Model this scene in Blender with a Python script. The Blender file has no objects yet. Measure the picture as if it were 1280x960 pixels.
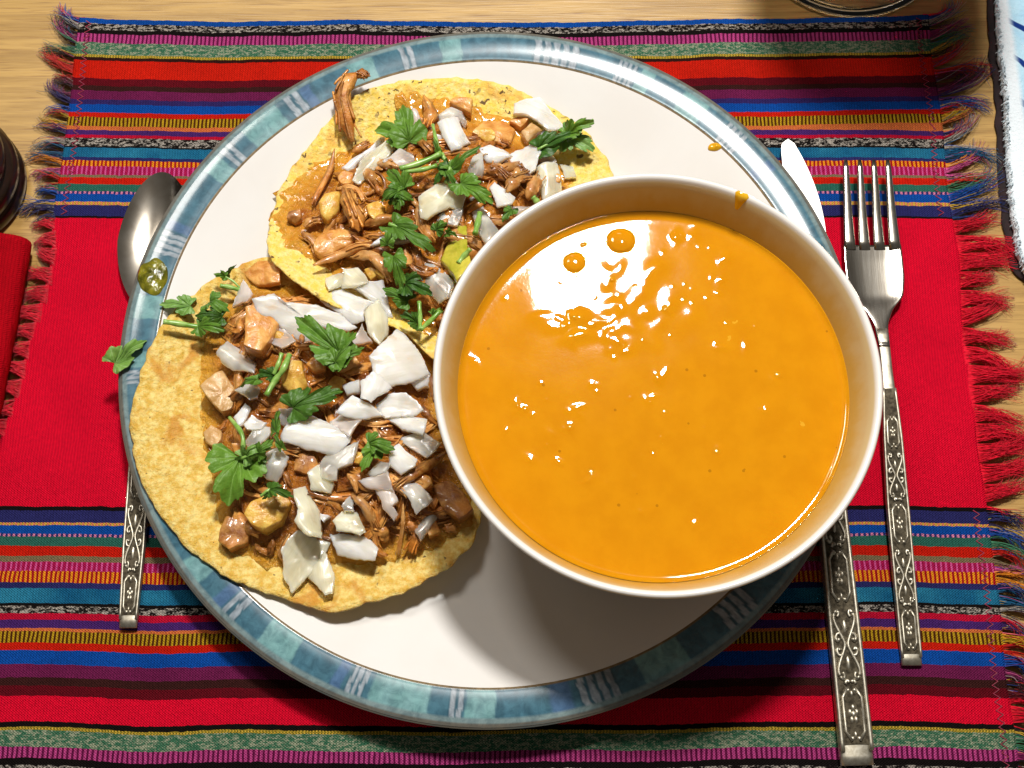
import bpy, math, random
import numpy as np
from mathutils import noise as mnoise, Vector
random.seed(7)
rng = np.random.default_rng(7)
sc = bpy.context.scene
COL = sc.collection

# ------------------------------------------------------------------ camera
CAM = np.array([0.00812, -0.16700, 0.46567])
TH = math.radians(19.0)
FPX = 1650.0                                   # focal length in photo pixels (1280 wide)
cd = bpy.data.cameras.new('camera')
cd.lens = 36.0 * FPX / 1280.0
cd.sensor_width = 36.0
cd.clip_start = 0.01
cd.clip_end = 50.0
cam = bpy.data.objects.new('camera', cd)
COL.objects.link(cam)
cam.location = CAM
cam.rotation_euler = (TH, 0, 0)
sc.camera = cam

# ------------------------------------------------------------------ world and lamps
W = bpy.data.worlds.new('World')
sc.world = W
W.use_nodes = True
W.node_tree.nodes['Background'].inputs[0].default_value = (0.80, 0.74, 0.66, 1)
W.node_tree.nodes['Background'].inputs[1].default_value = 0.11


def lamp(name, loc, target, watts, size, col):
    l = bpy.data.lights.new(name, 'AREA')
    l.shape = 'DISK'
    l.size = size
    l.energy = watts
    l.color = col
    o = bpy.data.objects.new(name, l)
    COL.objects.link(o)
    o.location = loc
    o.rotation_euler = (Vector(target) - Vector(loc)).to_track_quat('-Z', 'Y').to_euler()
    return o


lamp('ceiling_lamp', (0.097, 0.463, 1.071), (0.02, 0, 0), 12.2, 0.13, (1.0, 0.968, 0.915))
lamp('side_lamp', (-0.36, 0.56, 1.12), (0.0, 0, 0), 3.8, 0.26, (1.0, 0.94, 0.86))

vs = sc.view_settings
vs.view_transform = 'Standard'
vs.look = 'None'
vs.exposure = 0.32
vs.gamma = 1.0
vs.use_curve_mapping = False
sc.render.resolution_x = 1024
sc.render.resolution_y = 768

# ------------------------------------------------------------------ helpers
_R = np.array([1.0, 0, 0])
_U = np.array([0, math.cos(TH), math.sin(TH)])
_F = np.array([0, math.sin(TH), -math.cos(TH)])


def at(px, py, z):
    """photo pixel -> the point of the place at height z"""
    d = (px - 640) / FPX * _R + (480 - py) / FPX * _U + _F
    return CAM + d * ((z - CAM[2]) / d[2])


def on(px, py, zf, off=0.0):
    """photo pixel -> the point on a height field zf(x, y)"""
    z = 0.015
    for _ in range(14):
        p = at(px, py, z)
        z = 0.5 * z + 0.5 * (float(zf(p[0], p[1])) + off)
    return at(px, py, z)


def lin(h):
    h = h.lstrip('#')
    v = [int(h[i:i + 2], 16) / 255 for i in (0, 2, 4)]
    return tuple((c / 12.92 if c <= 0.04045 else ((c + 0.055) / 1.055) ** 2.4) for c in v)


def sstep(a, b, x):
    t = np.clip((x - a) / (b - a), 0, 1)
    return t * t * (3 - 2 * t)


def n3(x, y, z=0.0):
    return mnoise.noise(Vector((x, y, z)))


class MB:
    def __init__(s):
        s.v = []; s.f = []; s.c = []; s.m = []

    def add(s, vs_, fs, col=None, mi=0):
        b = len(s.v)
        s.v += [tuple(float(q) for q in p) for p in vs_]
        s.f += [tuple(b + i for i in f) for f in fs]
        s.m += [mi] * len(fs)
        if col is not None:
            s.c += [tuple(col)] * len(vs_)
        return b

    def build(s, name, mats, parent=None, origin=None, smooth=True, angle=None):
        if not isinstance(mats, (list, tuple)):
            mats = [mats]
        V = np.array(s.v, float)
        if origin is None:
            origin = np.zeros(3) if parent is None else np.array(parent['_o'])
        origin = np.array(origin, float)
        me = bpy.data.meshes.new(name)
        me.from_pydata((V - origin).tolist(), [], s.f)
        for m in mats:
            me.materials.append(m)
        if len(mats) > 1:
            me.polygons.foreach_set('material_index', s.m)
        if smooth:
            me.polygons.foreach_set('use_smooth', [True] * len(me.polygons))
        if s.c:
            a = me.color_attributes.new('col', 'FLOAT_COLOR', 'POINT')
            a.data.foreach_set('color', np.array([tuple(c[:3]) + (1.0,) for c in s.c], float).ravel())
        me.update()
        if angle is not None and smooth:
            me.set_sharp_from_angle(angle=math.radians(angle))
        o = bpy.data.objects.new(name, me)
        COL.objects.link(o)
        o.location = origin
        if parent is not None:
            o.parent = parent
            o.location = origin - np.array(parent['_o'])
        o['_o'] = [float(q) for q in origin]
        return o


def thing(name, loc, label, cat, group=None):
    o = bpy.data.objects.new(name, None)
    o.empty_display_size = 0.01
    COL.objects.link(o)
    o.location = loc
    o['_o'] = [float(q) for q in loc]
    return tag(o, label, cat, group)


def tag(o, label=None, cat=None, group=None, kind=None):
    if label: o['label'] = label
    if cat: o['category'] = cat
    if group: o['group'] = group
    if kind: o['kind'] = kind
    return o


def lathe(mb, prof, n, c=(0, 0), closed=False, col=None, mi=0):
    k = len(prof)
    vs_ = []
    for i in range(n):
        a = 2 * math.pi * i / n
        for r, z in prof:
            vs_.append((c[0] + r * math.cos(a), c[1] + r * math.sin(a), z))
    fs = []
    for i in range(n):
        j = (i + 1) % n
        for q in range(k - 1 if not closed else k):
            q2 = (q + 1) % k
            fs.append((i * k + q, j * k + q, j * k + q2, i * k + q2))
    return mb.add(vs_, fs, col, mi)


def crom(P, sub=6):
    """Catmull-Rom through the points"""
    P = [np.array(p, float) for p in P]
    Q = [2 * P[0] - P[1]] + P + [2 * P[-1] - P[-2]]
    out = []
    for i in range(1, len(Q) - 2):
        for k in range(sub):
            t = k / sub
            a, b, c, d = Q[i - 1], Q[i], Q[i + 1], Q[i + 2]
            out.append(0.5 * ((2 * b) + (c - a) * t + (2 * a - 5 * b + 4 * c - d) * t * t + (3 * b - a - 3 * c + d) * t ** 3))
    out.append(P[-1])
    return out


def tube(mb, pts, rad, n=6, col=None, mi=0, flat=1.0):
    pts = [np.array(p, float) for p in pts]
    m = len(pts)
    if not hasattr(rad, '__len__'):
        rad = [rad] * m
    vs_ = []
    up = np.array([0, 0, 1.0])
    for i in range(m):
        t = pts[min(i + 1, m - 1)] - pts[max(i - 1, 0)]
        L = np.linalg.norm(t)
        t = t / L if L > 1e-12 else np.array([1.0, 0, 0])
        s = np.cross(t, up)
        L = np.linalg.norm(s)
        s = s / L if L > 1e-4 else np.array([0, 1.0, 0])
        u = np.cross(s, t)
        for k in range(n):
            a = 2 * math.pi * k / n
            vs_.append(pts[i] + rad[i] * (math.cos(a) * s + flat * math.sin(a) * u))
    fs = []
    for i in range(m - 1):
        for k in range(n):
            k2 = (k + 1) % n
            fs.append((i * n + k, i * n + k2, (i + 1) * n + k2, (i + 1) * n + k))
    fs.append(tuple(range(n))[::-1])
    fs.append(tuple((m - 1) * n + k for k in range(n)))
    return mb.add(vs_, fs, col, mi)


# ------------------------------------------------------------------ materials
def newmat(name):
    m = bpy.data.materials.new(name)
    m.use_nodes = True
    nt = m.node_tree
    return m, nt, nt.nodes['Principled BSDF']


def node(nt, typ, **kw):
    n = nt.nodes.new(typ)
    for k, v in kw.items():
        if k.startswith('i_'):
            n.inputs[k[2:].replace('_', ' ')].default_value = v
        else:
            setattr(n, k, v)
    return n


def math_(nt, op, a, b=None, c=None):
    n = nt.nodes.new('ShaderNodeMath')
    n.operation = op
    for i, q in enumerate((a, b, c)):
        if q is None: continue
        if isinstance(q, (int, float)): n.inputs[i].default_value = q
        else: nt.links.new(q, n.inputs[i])
    return n.outputs[0]


def mixc(nt, f, a, b, typ='MIX'):
    n = nt.nodes.new('ShaderNodeMix')
    n.data_type = 'RGBA'
    n.blend_type = typ
    for sock, q in ((n.inputs[0], f), (n.inputs[6], a), (n.inputs[7], b)):
        if isinstance(q, (int, float)): sock.default_value = q
        elif isinstance(q, tuple): sock.default_value = (q[0], q[1], q[2], 1)
        else: nt.links.new(q, sock)
    return n.outputs[2]


def ramp(nt, f, lo, hi):
    n = nt.nodes.new('ShaderNodeMapRange')
    n.interpolation_type = 'SMOOTHSTEP'
    n.inputs[1].default_value = lo
    n.inputs[2].default_value = hi
    nt.links.new(f, n.inputs[0])
    return n.outputs[0]


def noise_(nt, vec, scale, detail=3.0, rough=0.55, dist=0.0):
    n = node(nt, 'ShaderNodeTexNoise')
    n.inputs['Scale'].default_value = scale
    n.inputs['Detail'].default_value = detail
    n.inputs['Roughness'].default_value = rough
    n.inputs['Distortion'].default_value = dist
    nt.links.new(vec, n.inputs['Vector'])
    return n.outputs['Fac']


def objco(nt, scale=None):
    tc = node(nt, 'ShaderNodeTexCoord')
    v = tc.outputs['Object']
    if scale:
        mp = node(nt, 'ShaderNodeMapping')
        mp.inputs['Scale'].default_value = scale
        nt.links.new(v, mp.inputs['Vector'])
        v = mp.outputs[0]
    return v


def bump_(nt, b, h, dist, strength=1.0, prev=None):
    n = node(nt, 'ShaderNodeBump')
    n.inputs['Distance'].default_value = dist
    n.inputs['Strength'].default_value = strength
    nt.links.new(h, n.inputs['Height'])
    if prev is not None:
        nt.links.new(prev, n.inputs['Normal'])
    nt.links.new(n.outputs[0], b.inputs['Normal'])
    return n.outputs[0]


def mat2(name, ca, cb, scale, rough=0.4, lo=0.35, hi=0.65, bump=0.0, bscale=None, sss=0.0, sssr=0.003,
         coat=0.0, metal=0.0, detail=4.0, stretch=None, spec=0.5, dist=0.3):
    m, nt, b = newmat(name)
    v = objco(nt, stretch)
    f = ramp(nt, noise_(nt, v, scale, detail, 0.6, dist), lo, hi)
    nt.links.new(mixc(nt, f, ca, cb), b.inputs['Base Color'])
    b.inputs['Roughness'].default_value = rough
    b.inputs['Metallic'].default_value = metal
    b.inputs['Specular IOR Level'].default_value = spec
    b.inputs['Subsurface Weight'].default_value = sss
    b.inputs['Subsurface Radius'].default_value = (1.0, 0.6, 0.35)
    b.inputs['Subsurface Scale'].default_value = sssr
    b.inputs['Coat Weight'].default_value = coat
    b.inputs['Coat Roughness'].default_value = 0.08
    if bump:
        bump_(nt, b, noise_(nt, v, bscale or scale * 3, 4.0, 0.6), bump)
    return m


M = {}
# wood of the table: grain along x
m, nt, b = newmat('table_wood')
v = objco(nt, (6.0, 90.0, 20.0))
g1 = noise_(nt, v, 3.0, 5.0, 0.6, 0.8)
v2 = objco(nt, (25.0, 700.0, 100.0))
g2 = noise_(nt, v2, 1.6, 3.0, 0.6, 0.3)
c1 = mixc(nt, ramp(nt, g1, 0.3, 0.7), lin('9c783c'), lin('ba9450'))
c2 = mixc(nt, ramp(nt, g2, 0.52, 0.75), c1, lin('7d5526'))
nt.links.new(c2, b.inputs['Base Color'])
b.inputs['Roughness'].default_value = 0.38
bump_(nt, b, g2, 0.0001)
M['wood'] = m

M['white_glaze'] = mat2('white_glaze', lin('e3e1de'), lin('e0ddd9'), 25, 0.12, coat=0.3, bump=0.00002, bscale=40)
m, nt, b = newmat('rim_print')
a = node(nt, 'ShaderNodeVertexColor', layer_name='col')
nz = noise_(nt, objco(nt), 260, 4, 0.65, 0.6)
nt.links.new(mixc(nt, 1.0, a.outputs[0], mixc(nt, ramp(nt, nz, 0.25, 0.75), (0.52, 0.55, 0.58), (1.05, 1.02, 1.0)), 'MULTIPLY'), b.inputs['Base Color'])
b.inputs['Roughness'].default_value = 0.13
b.inputs['Specular IOR Level'].default_value = 0.4
b.inputs['Coat Weight'].default_value = 0.0
b.inputs['Coat Roughness'].default_value = 0.06
M['rim_print'] = m

# bowl glaze with a film of soup above the soup line
SOUP_Z = 0.0604
m, nt, b = newmat('bowl_glaze')
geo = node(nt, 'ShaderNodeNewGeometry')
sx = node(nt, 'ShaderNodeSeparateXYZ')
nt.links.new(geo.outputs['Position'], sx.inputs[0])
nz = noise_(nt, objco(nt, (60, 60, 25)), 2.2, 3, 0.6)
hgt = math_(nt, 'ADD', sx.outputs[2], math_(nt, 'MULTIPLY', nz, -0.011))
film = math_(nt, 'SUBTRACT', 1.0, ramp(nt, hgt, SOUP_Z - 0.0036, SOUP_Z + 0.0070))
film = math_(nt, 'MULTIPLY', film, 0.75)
wall = mixc(nt, ramp(nt, sx.outputs[2], 0.0735, 0.0752), lin('cbb78a'), lin('e6e2dc'))  # cream inner wall, its colour darkened below the white rim to imitate shade
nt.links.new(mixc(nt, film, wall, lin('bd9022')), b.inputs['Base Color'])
b.inputs['Roughness'].default_value = 0.14
b.inputs['Coat Weight'].default_value = 0.3
M['bowl'] = m

m, nt, b = newmat('orange_soup')
v = objco(nt)
f1 = ramp(nt, noise_(nt, v, 90, 4, 0.6), 0.3, 0.7)
base = mixc(nt, f1, lin('c98206'), lin('d08a09'))
vor = node(nt, 'ShaderNodeTexVoronoi')
vor.inputs['Scale'].default_value = 170
nt.links.new(v, vor.inputs['Vector'])
sel = node(nt, 'ShaderNodeSeparateColor')
nt.links.new(vor.outputs['Color'], sel.inputs[0])
spot = math_(nt, 'MULTIPLY', math_(nt, 'LESS_THAN', vor.outputs['Distance'], 0.09), math_(nt, 'GREATER_THAN', sel.outputs[0], 0.72))
base = mixc(nt, math_(nt, 'MULTIPLY', spot, 0.40), base, lin('6a3806'))
fl = math_(nt, 'MULTIPLY', math_(nt, 'LESS_THAN', math_(nt, 'ADD', vor.outputs['Distance'], math_(nt, 'MULTIPLY', noise_(nt, v, 900, 2), 0.4)), 0.34), math_(nt, 'GREATER_THAN', sel.outputs[1], 0.962))
base = mixc(nt, math_(nt, 'MULTIPLY', fl, 0.7), base, lin('dca62a'))
nt.links.new(base, b.inputs['Base Color'])
b.inputs['Roughness'].default_value = 0.05
b.inputs['Specular IOR Level'].default_value = 0.45
b.inputs['Subsurface Weight'].default_value = 0.15
b.inputs['Subsurface Radius'].default_value = (1.0, 0.5, 0.1)
b.inputs['Subsurface Scale'].default_value = 0.003
bump_(nt, b, noise_(nt, v, 420, 3, 0.6), 0.000012)
M['soup'] = m

# tortillas
def tortilla_mat(name, ca, cb, cc, char):
    m, nt, b = newmat(name)
    v = objco(nt)
    f1 = ramp(nt, noise_(nt, v, 380, 4, 0.65), 0.35, 0.68)
    col = mixc(nt, f1, ca, cb)
    f2 = ramp(nt, noise_(nt, v, 60, 3, 0.6, 0.5), 0.56, 0.70)
    col = mixc(nt, math_(nt, 'MULTIPLY', f2, 0.8), col, cc)
    f4 = ramp(nt, noise_(nt, v, 900, 3, 0.7), 0.60, 0.72)
    col = mixc(nt, math_(nt, 'MULTIPLY', f4, 0.30), col, lin('8a5a1c'))
    f5 = noise_(nt, v, 430, 2, 0.5, 0.4)
    f6 = noise_(nt, v, 75, 2, 0.5)
    sp = math_(nt, 'MULTIPLY', ramp(nt, f5, 0.735 - char, 0.785 - char), ramp(nt, f6, 0.44, 0.54))
    col = mixc(nt, math_(nt, 'MULTIPLY', sp, 0.9), col, lin('46200c'))
    nt.links.new(col, b.inputs['Base Color'])
    b.inputs['Roughness'].default_value = 0.55
    b.inputs['Subsurface Weight'].default_value = 0.12
    b.inputs['Subsurface Scale'].default_value = 0.002
    h = math_(nt, 'ADD', noise_(nt, v, 560, 5, 0.7), math_(nt, 'MULTIPLY', noise_(nt, v, 180, 3, 0.6), 1.2))
    bump_(nt, b, h, 0.0011)
    return m


M['tort_gold'] = tortilla_mat('golden_tortilla', lin('dcb044'), lin('f4dc8a'), lin('cf8c28'), 0.05)
M['tort_pale'] = tortilla_mat('pale_tortilla', lin('f6d052'), lin('fbe494'), lin('ecb44c'), 0.125)


def sauce_mat(name, ca, cb, thin_a, thin_b):
    m, nt, b = newmat(name)
    v = objco(nt)
    a = node(nt, 'ShaderNodeVertexColor', layer_name='col')
    f = ramp(nt, noise_(nt, v, 110, 4, 0.65, 0.5), 0.35, 0.66)
    f3 = ramp(nt, noise_(nt, v, 340, 4, 0.65, 0.3), 0.3, 0.7)
    thick = mixc(nt, f, ca, cb)
    thin = mixc(nt, f3, thin_a, thin_b)
    col = mixc(nt, a.outputs[0], thin, thick)
    col = mixc(nt, math_(nt, 'MULTIPLY', f3, 0.22), col, lin('b8701c'))
    nt.links.new(col, b.inputs['Base Color'])
    b.inputs['Roughness'].default_value = 0.2
    b.inputs['Subsurface Weight'].default_value = 0.1
    b.inputs['Subsurface Scale'].default_value = 0.002
    b.inputs['Coat Weight'].default_value = 0.35
    b.inputs['Coat Roughness'].default_value = 0.08
    h = math_(nt, 'ADD', noise_(nt, v, 420, 5, 0.7, 0.4), math_(nt, 'MULTIPLY', noise_(nt, v, 130, 3, 0.6), 1.5))
    bump_(nt, b, h, 0.0020)
    return m


M['sauce'] = sauce_mat('meat_sauce', lin('84420e'), lin('c87e26'), lin('d6941e'), lin('ecb648'))
M['sauce_or'] = sauce_mat('orange_sauce', lin('9a5010'), lin('dc942c'), lin('e0921c'), lin('f2b848'))


def meat_mat(name, ca, cb, rough, shred=True):
    m, nt, b = newmat(name)
    v = objco(nt)
    f = ramp(nt, noise_(nt, v, 210, 4, 0.65, 0.4), 0.3, 0.7)
    col = mixc(nt, f, ca, cb)
    f2 = ramp(nt, noise_(nt, v, 70, 2, 0.5), 0.5, 0.68)
    col = mixc(nt, math_(nt, 'MULTIPLY', f2, 0.5), col, lin('cc7c24'))
    if shred:
        a = node(nt, 'ShaderNodeVertexColor', layer_name='col')
        col = mixc(nt, 1.0, col, a.outputs[0], 'MULTIPLY')
    nt.links.new(col, b.inputs['Base Color'])
    r_ = node(nt, 'ShaderNodeMapRange')
    r_.inputs[3].default_value = rough - 0.12
    r_.inputs[4].default_value = rough + 0.25
    nt.links.new(noise_(nt, v, 330, 3, 0.6), r_.inputs[0])
    nt.links.new(r_.outputs[0], b.inputs['Roughness'])
    b.inputs['Specular IOR Level'].default_value = 0.4
    b.inputs['Subsurface Weight'].default_value = 0.12
    b.inputs['Subsurface Radius'].default_value = (1.0, 0.6, 0.35)
    b.inputs['Subsurface Scale'].default_value = 0.002
    b.inputs['Coat Weight'].default_value = 0.4
    b.inputs['Coat Roughness'].default_value = 0.12
    bump_(nt, b, noise_(nt, v, 900, 4, 0.65), 0.00035)
    return m


M['meat'] = meat_mat('stewed_meat', lin('96541a'), lin('d89c4e'), 0.28)
M['meat_pale'] = meat_mat('pale_meat', lin('b46e28'), lin('e2ac66'), 0.33)
M['meat_dark'] = meat_mat('dark_meat', lin('6e3a10'), lin('b0702e'), 0.26)
M['meat_lump'] = meat_mat('meat_lump', lin('84491a'), lin('c48c48'), 0.34, False)
M['potato'] = mat2('stewed_potato', lin('c48a2a'), lin('ecc462'), 190, 0.32, 0.3, 0.7, bump=0.0006, bscale=420, sss=0.3, sssr=0.004, coat=0.1)
M['potato_or'] = mat2('orange_potato', lin('c07a30'), lin('e8b064'), 190, 0.32, 0.3, 0.7, bump=0.0006, bscale=420, sss=0.3, sssr=0.004, coat=0.25)
M['potato_gr'] = mat2('green_chunk', lin('9a9a24'), lin('cfc04a'), 120, 0.2, 0.3, 0.7, bump=0.0002, bscale=500, sss=0.3, sssr=0.004, coat=0.3)
M['pork_pink'] = mat2('pale_pork', lin('b88a4c'), lin('e0bc8a'), 180, 0.28, 0.3, 0.7, bump=0.0006, bscale=420, sss=0.3, sssr=0.004, coat=0.2)
M['salsa'] = mat2('green_salsa', lin('4a4a0c'), lin('8a8420'), 160, 0.10, 0.35, 0.65, bump=0.0006, bscale=400, coat=0.5, sss=0.2)
M['drip'] = mat2('soup_drip', lin('d79a10'), lin('e8b422'), 160, 0.12, coat=0.4)


def onion_mat(name, ca, cb, trans, rough):
    m, nt, b = newmat(name)
    v = objco(nt, (1.0, 0.10, 0.4))
    f = ramp(nt, noise_(nt, v, 620, 3, 0.6, 0.2), 0.38, 0.7)
    f2 = ramp(nt, noise_(nt, objco(nt), 90, 2, 0.5), 0.35, 0.65)
    col = mixc(nt, math_(nt, 'MULTIPLY', f, 0.75), ca, tuple(q * 0.86 for q in cb))
    col = mixc(nt, math_(nt, 'MULTIPLY', f2, 0.5), col, cb)
    f7 = ramp(nt, noise_(nt, objco(nt), 140, 3, 0.6, 0.4), 0.60, 0.76)
    col = mixc(nt, math_(nt, 'MULTIPLY', f7, 0.42), col, lin('dba862'))
    nt.links.new(col, b.inputs['Base Color'])
    b.inputs['Roughness'].default_value = rough
    b.inputs['Subsurface Weight'].default_value = 0.85
    b.inputs['Subsurface Radius'].default_value = (1.0, 0.85, 0.6)
    b.inputs['Subsurface Scale'].default_value = 0.0045
    nt.links.new(math_(nt, 'ADD', trans * 0.6, math_(nt, 'MULTIPLY', f2, trans)), b.inputs['Transmission Weight'])
    b.inputs['IOR'].default_value = 1.36
    b.inputs['Coat Weight'].default_value = 0.3
    b.inputs['Coat Roughness'].default_value = 0.12
    bump_(nt, b, noise_(nt, v, 620, 3, 0.6, 0.2), 0.00010)
    return m


M['onion'] = [onion_mat('white_onion', lin('f3f0ea'), lin('ede8dc'), 0.18, 0.28),
              onion_mat('clear_onion', lin('e6e3d8'), lin('e0dcd0'), 0.44, 0.24),
              onion_mat('cream_onion', lin('f0ead0'), lin('e8dfbe'), 0.27, 0.26),
              onion_mat('pinkish_onion', lin('eaddd4'), lin('e2d2c6'), 0.34, 0.26)]

# cilantro: uv = (angle, radius) gives the paler veins
def leaf_mat(name, ca, cb, cv):
    m, nt, b = newmat(name)
    uv = node(nt, 'ShaderNodeUVMap')
    sp = node(nt, 'ShaderNodeSeparateXYZ')
    nt.links.new(uv.outputs[0], sp.inputs[0])
    w = math_(nt, 'ABSOLUTE', math_(nt, 'SINE', math_(nt, 'MULTIPLY', math_(nt, 'SUBTRACT', sp.outputs[0], 0.5), math.pi * 2.93 * 3)))
    vein = math_(nt, 'SUBTRACT', 1.0, ramp(nt, w, 0.05, 0.32))
    col = mixc(nt, ramp(nt, noise_(nt, objco(nt), 260, 3, 0.6), 0.3, 0.7), ca, cb)
    oi = node(nt, 'ShaderNodeObjectInfo')
    col = mixc(nt, math_(nt, 'MULTIPLY', oi.outputs['Random'], 0.6), col, lin('6c9430'))
    col = mixc(nt, math_(nt, 'MULTIPLY', vein, 0.40), col, cv)
    nt.links.new(col, b.inputs['Base Color'])
    b.inputs['Roughness'].default_value = 0.45
    b.inputs['Specular IOR Level'].default_value = 0.35
    b.inputs['Subsurface Weight'].default_value = 0.15
    b.inputs['Subsurface Radius'].default_value = (0.8, 1.0, 0.3)
    b.inputs['Subsurface Scale'].default_value = 0.001
    bump_(nt, b, math_(nt, 'ADD', w, noise_(nt, objco(nt), 700, 2)), 0.0003)
    return m


M['leaf'] = [leaf_mat('green_leaf', lin('3a6219'), lin('567e2a'), lin('8aac5a')),
             leaf_mat('dark_leaf', lin('264a14'), lin('3a601e'), lin('648a3c')),
             leaf_mat('pale_leaf', lin('5f8a40'), lin('7c9f58'), lin('a0bd80'))]
M['stem'] = mat2('green_stem', lin('6c9a38'), lin('9cbe66'), 200, 0.3, sss=0.25, sssr=0.001)

M['steel'] = mat2('brushed_steel', lin('b8b2a8'), lin('a49c90'), 300, 0.22, metal=1.0, stretch=(3, 0.15, 1), bump=0.00001, bscale=800)
M['blade'] = mat2('polished_steel', lin('c4c2be'), lin('b6b2ac'), 200, 0.42, metal=1.0, stretch=(3, 0.15, 1))
M['spoon_steel'] = mat2('mirror_steel', lin('b8b0a4'), lin('a89e90'), 120, 0.16, metal=1.0)
M['aged'] = mat2('aged_steel', lin('d2ccbc'), lin('b4ac9a'), 500, 0.46, metal=1.0)
M['patina'] = mat2('dark_patina', lin('544c3d'), lin('2e281d'), 700, 0.5, metal=0.8)

m, nt, b = newmat('wine_glass')
b.inputs['Base Color'].default_value = (1, 1, 1, 1)
b.inputs['Roughness'].default_value = 0.02
b.inputs['Transmission Weight'].default_value = 1.0
b.inputs['IOR'].default_value = 1.48
M['glass'] = m
m, nt, b = newmat('red_wine')
b.inputs['Base Color'].default_value = (0.35, 0.005, 0.02, 1)
b.inputs['Roughness'].default_value = 0.03
b.inputs['Transmission Weight'].default_value = 0.9
b.inputs['IOR'].default_value = 1.34
M['wine'] = m
M['dark_wood'] = mat2('dark_turned_wood', lin('120a06'), lin('26150d'), 60, 0.28, stretch=(1, 1, 6), coat=0.3)

m, nt, b = newmat('thread')
a = node(nt, 'ShaderNodeVertexColor', layer_name='col')
nt.links.new(a.outputs[0], b.inputs['Base Color'])
b.inputs['Roughness'].default_value = 0.8
b.inputs['Specular IOR Level'].default_value = 0.15
b.inputs['Sheen Weight'].default_value = 0.25
M['thread'] = m


def weave(name, ca, cb=None, mode='plain', period=0.0014, duty=0.5):
    m, nt, b = newmat(name)
    v = objco(nt)
    sx = node(nt, 'ShaderNodeSeparateXYZ')
    nt.links.new(v, sx.inputs[0])
    X, Y = sx.outputs[0], sx.outputs[1]
    wob = noise_(nt, v, 120, 3, 0.6)
    xs = math_(nt, 'ADD', X, math_(nt, 'MULTIPLY', wob, 0.0012))
    ribs = math_(nt, 'SINE', math_(nt, 'MULTIPLY', xs, 2 * math.pi / 0.00105))
    rows = math_(nt, 'SINE', math_(nt, 'MULTIPLY', math_(nt, 'ADD', Y, math_(nt, 'MULTIPLY', wob, 0.0006)), 2 * math.pi / 0.00085))
    fine = noise_(nt, objco(nt, (1.0, 0.5, 1.0)), 1300, 2, 0.6)
    big = noise_(nt, v, 45, 3, 0.6)
    if mode == 'plain':
        col = mixc(nt, ramp(nt, big, 0.3, 0.7), ca, cb or tuple(q * 0.82 for q in ca))
    elif mode == 'dash':
        d = math_(nt, 'SINE', math_(nt, 'MULTIPLY', xs, 2 * math.pi / period))
        th_ = math.cos(math.pi * duty)
        col = mixc(nt, ramp(nt, d, th_ - 0.35, th_ + 0.35), ca, cb)
    else:                                              # ikat flecks along the thread
        f = noise_(nt, objco(nt, (1.0, 2.1, 1.0)), 520, 2, 0.5, 0.5)
        d2 = noise_(nt, objco(nt, (1.0, 2.6, 1.0)), 1300, 1, 0.5)
        f = math_(nt, 'ADD', math_(nt, 'MULTIPLY', f, 0.6), math_(nt, 'MULTIPLY', d2, 0.4))
        col = mixc(nt, ramp(nt, f, 0.47, 0.58), ca, cb)
    fac = math_(nt, 'ADD', math_(nt, 'MULTIPLY', ribs, 0.12), math_(nt, 'MULTIPLY', math_(nt, 'SUBTRACT', fine, 0.5), 0.55))
    dk = math_(nt, 'ADD', 0.96, fac)
    cc = node(nt, 'ShaderNodeCombineColor')
    for i in range(3): nt.links.new(dk, cc.inputs[i])
    nt.links.new(mixc(nt, 1.0, col, cc.outputs[0], 'MULTIPLY'), b.inputs['Base Color'])
    b.inputs['Roughness'].default_value = 0.85
    b.inputs['Specular IOR Level'].default_value = 0.06
    h = math_(nt, 'ADD', math_(nt, 'MULTIPLY', math_(nt, 'MULTIPLY', ribs, rows), 0.5), math_(nt, 'MULTIPLY', fine, 1.6))
    bump_(nt, b, h, 0.00038)
    return m


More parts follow.
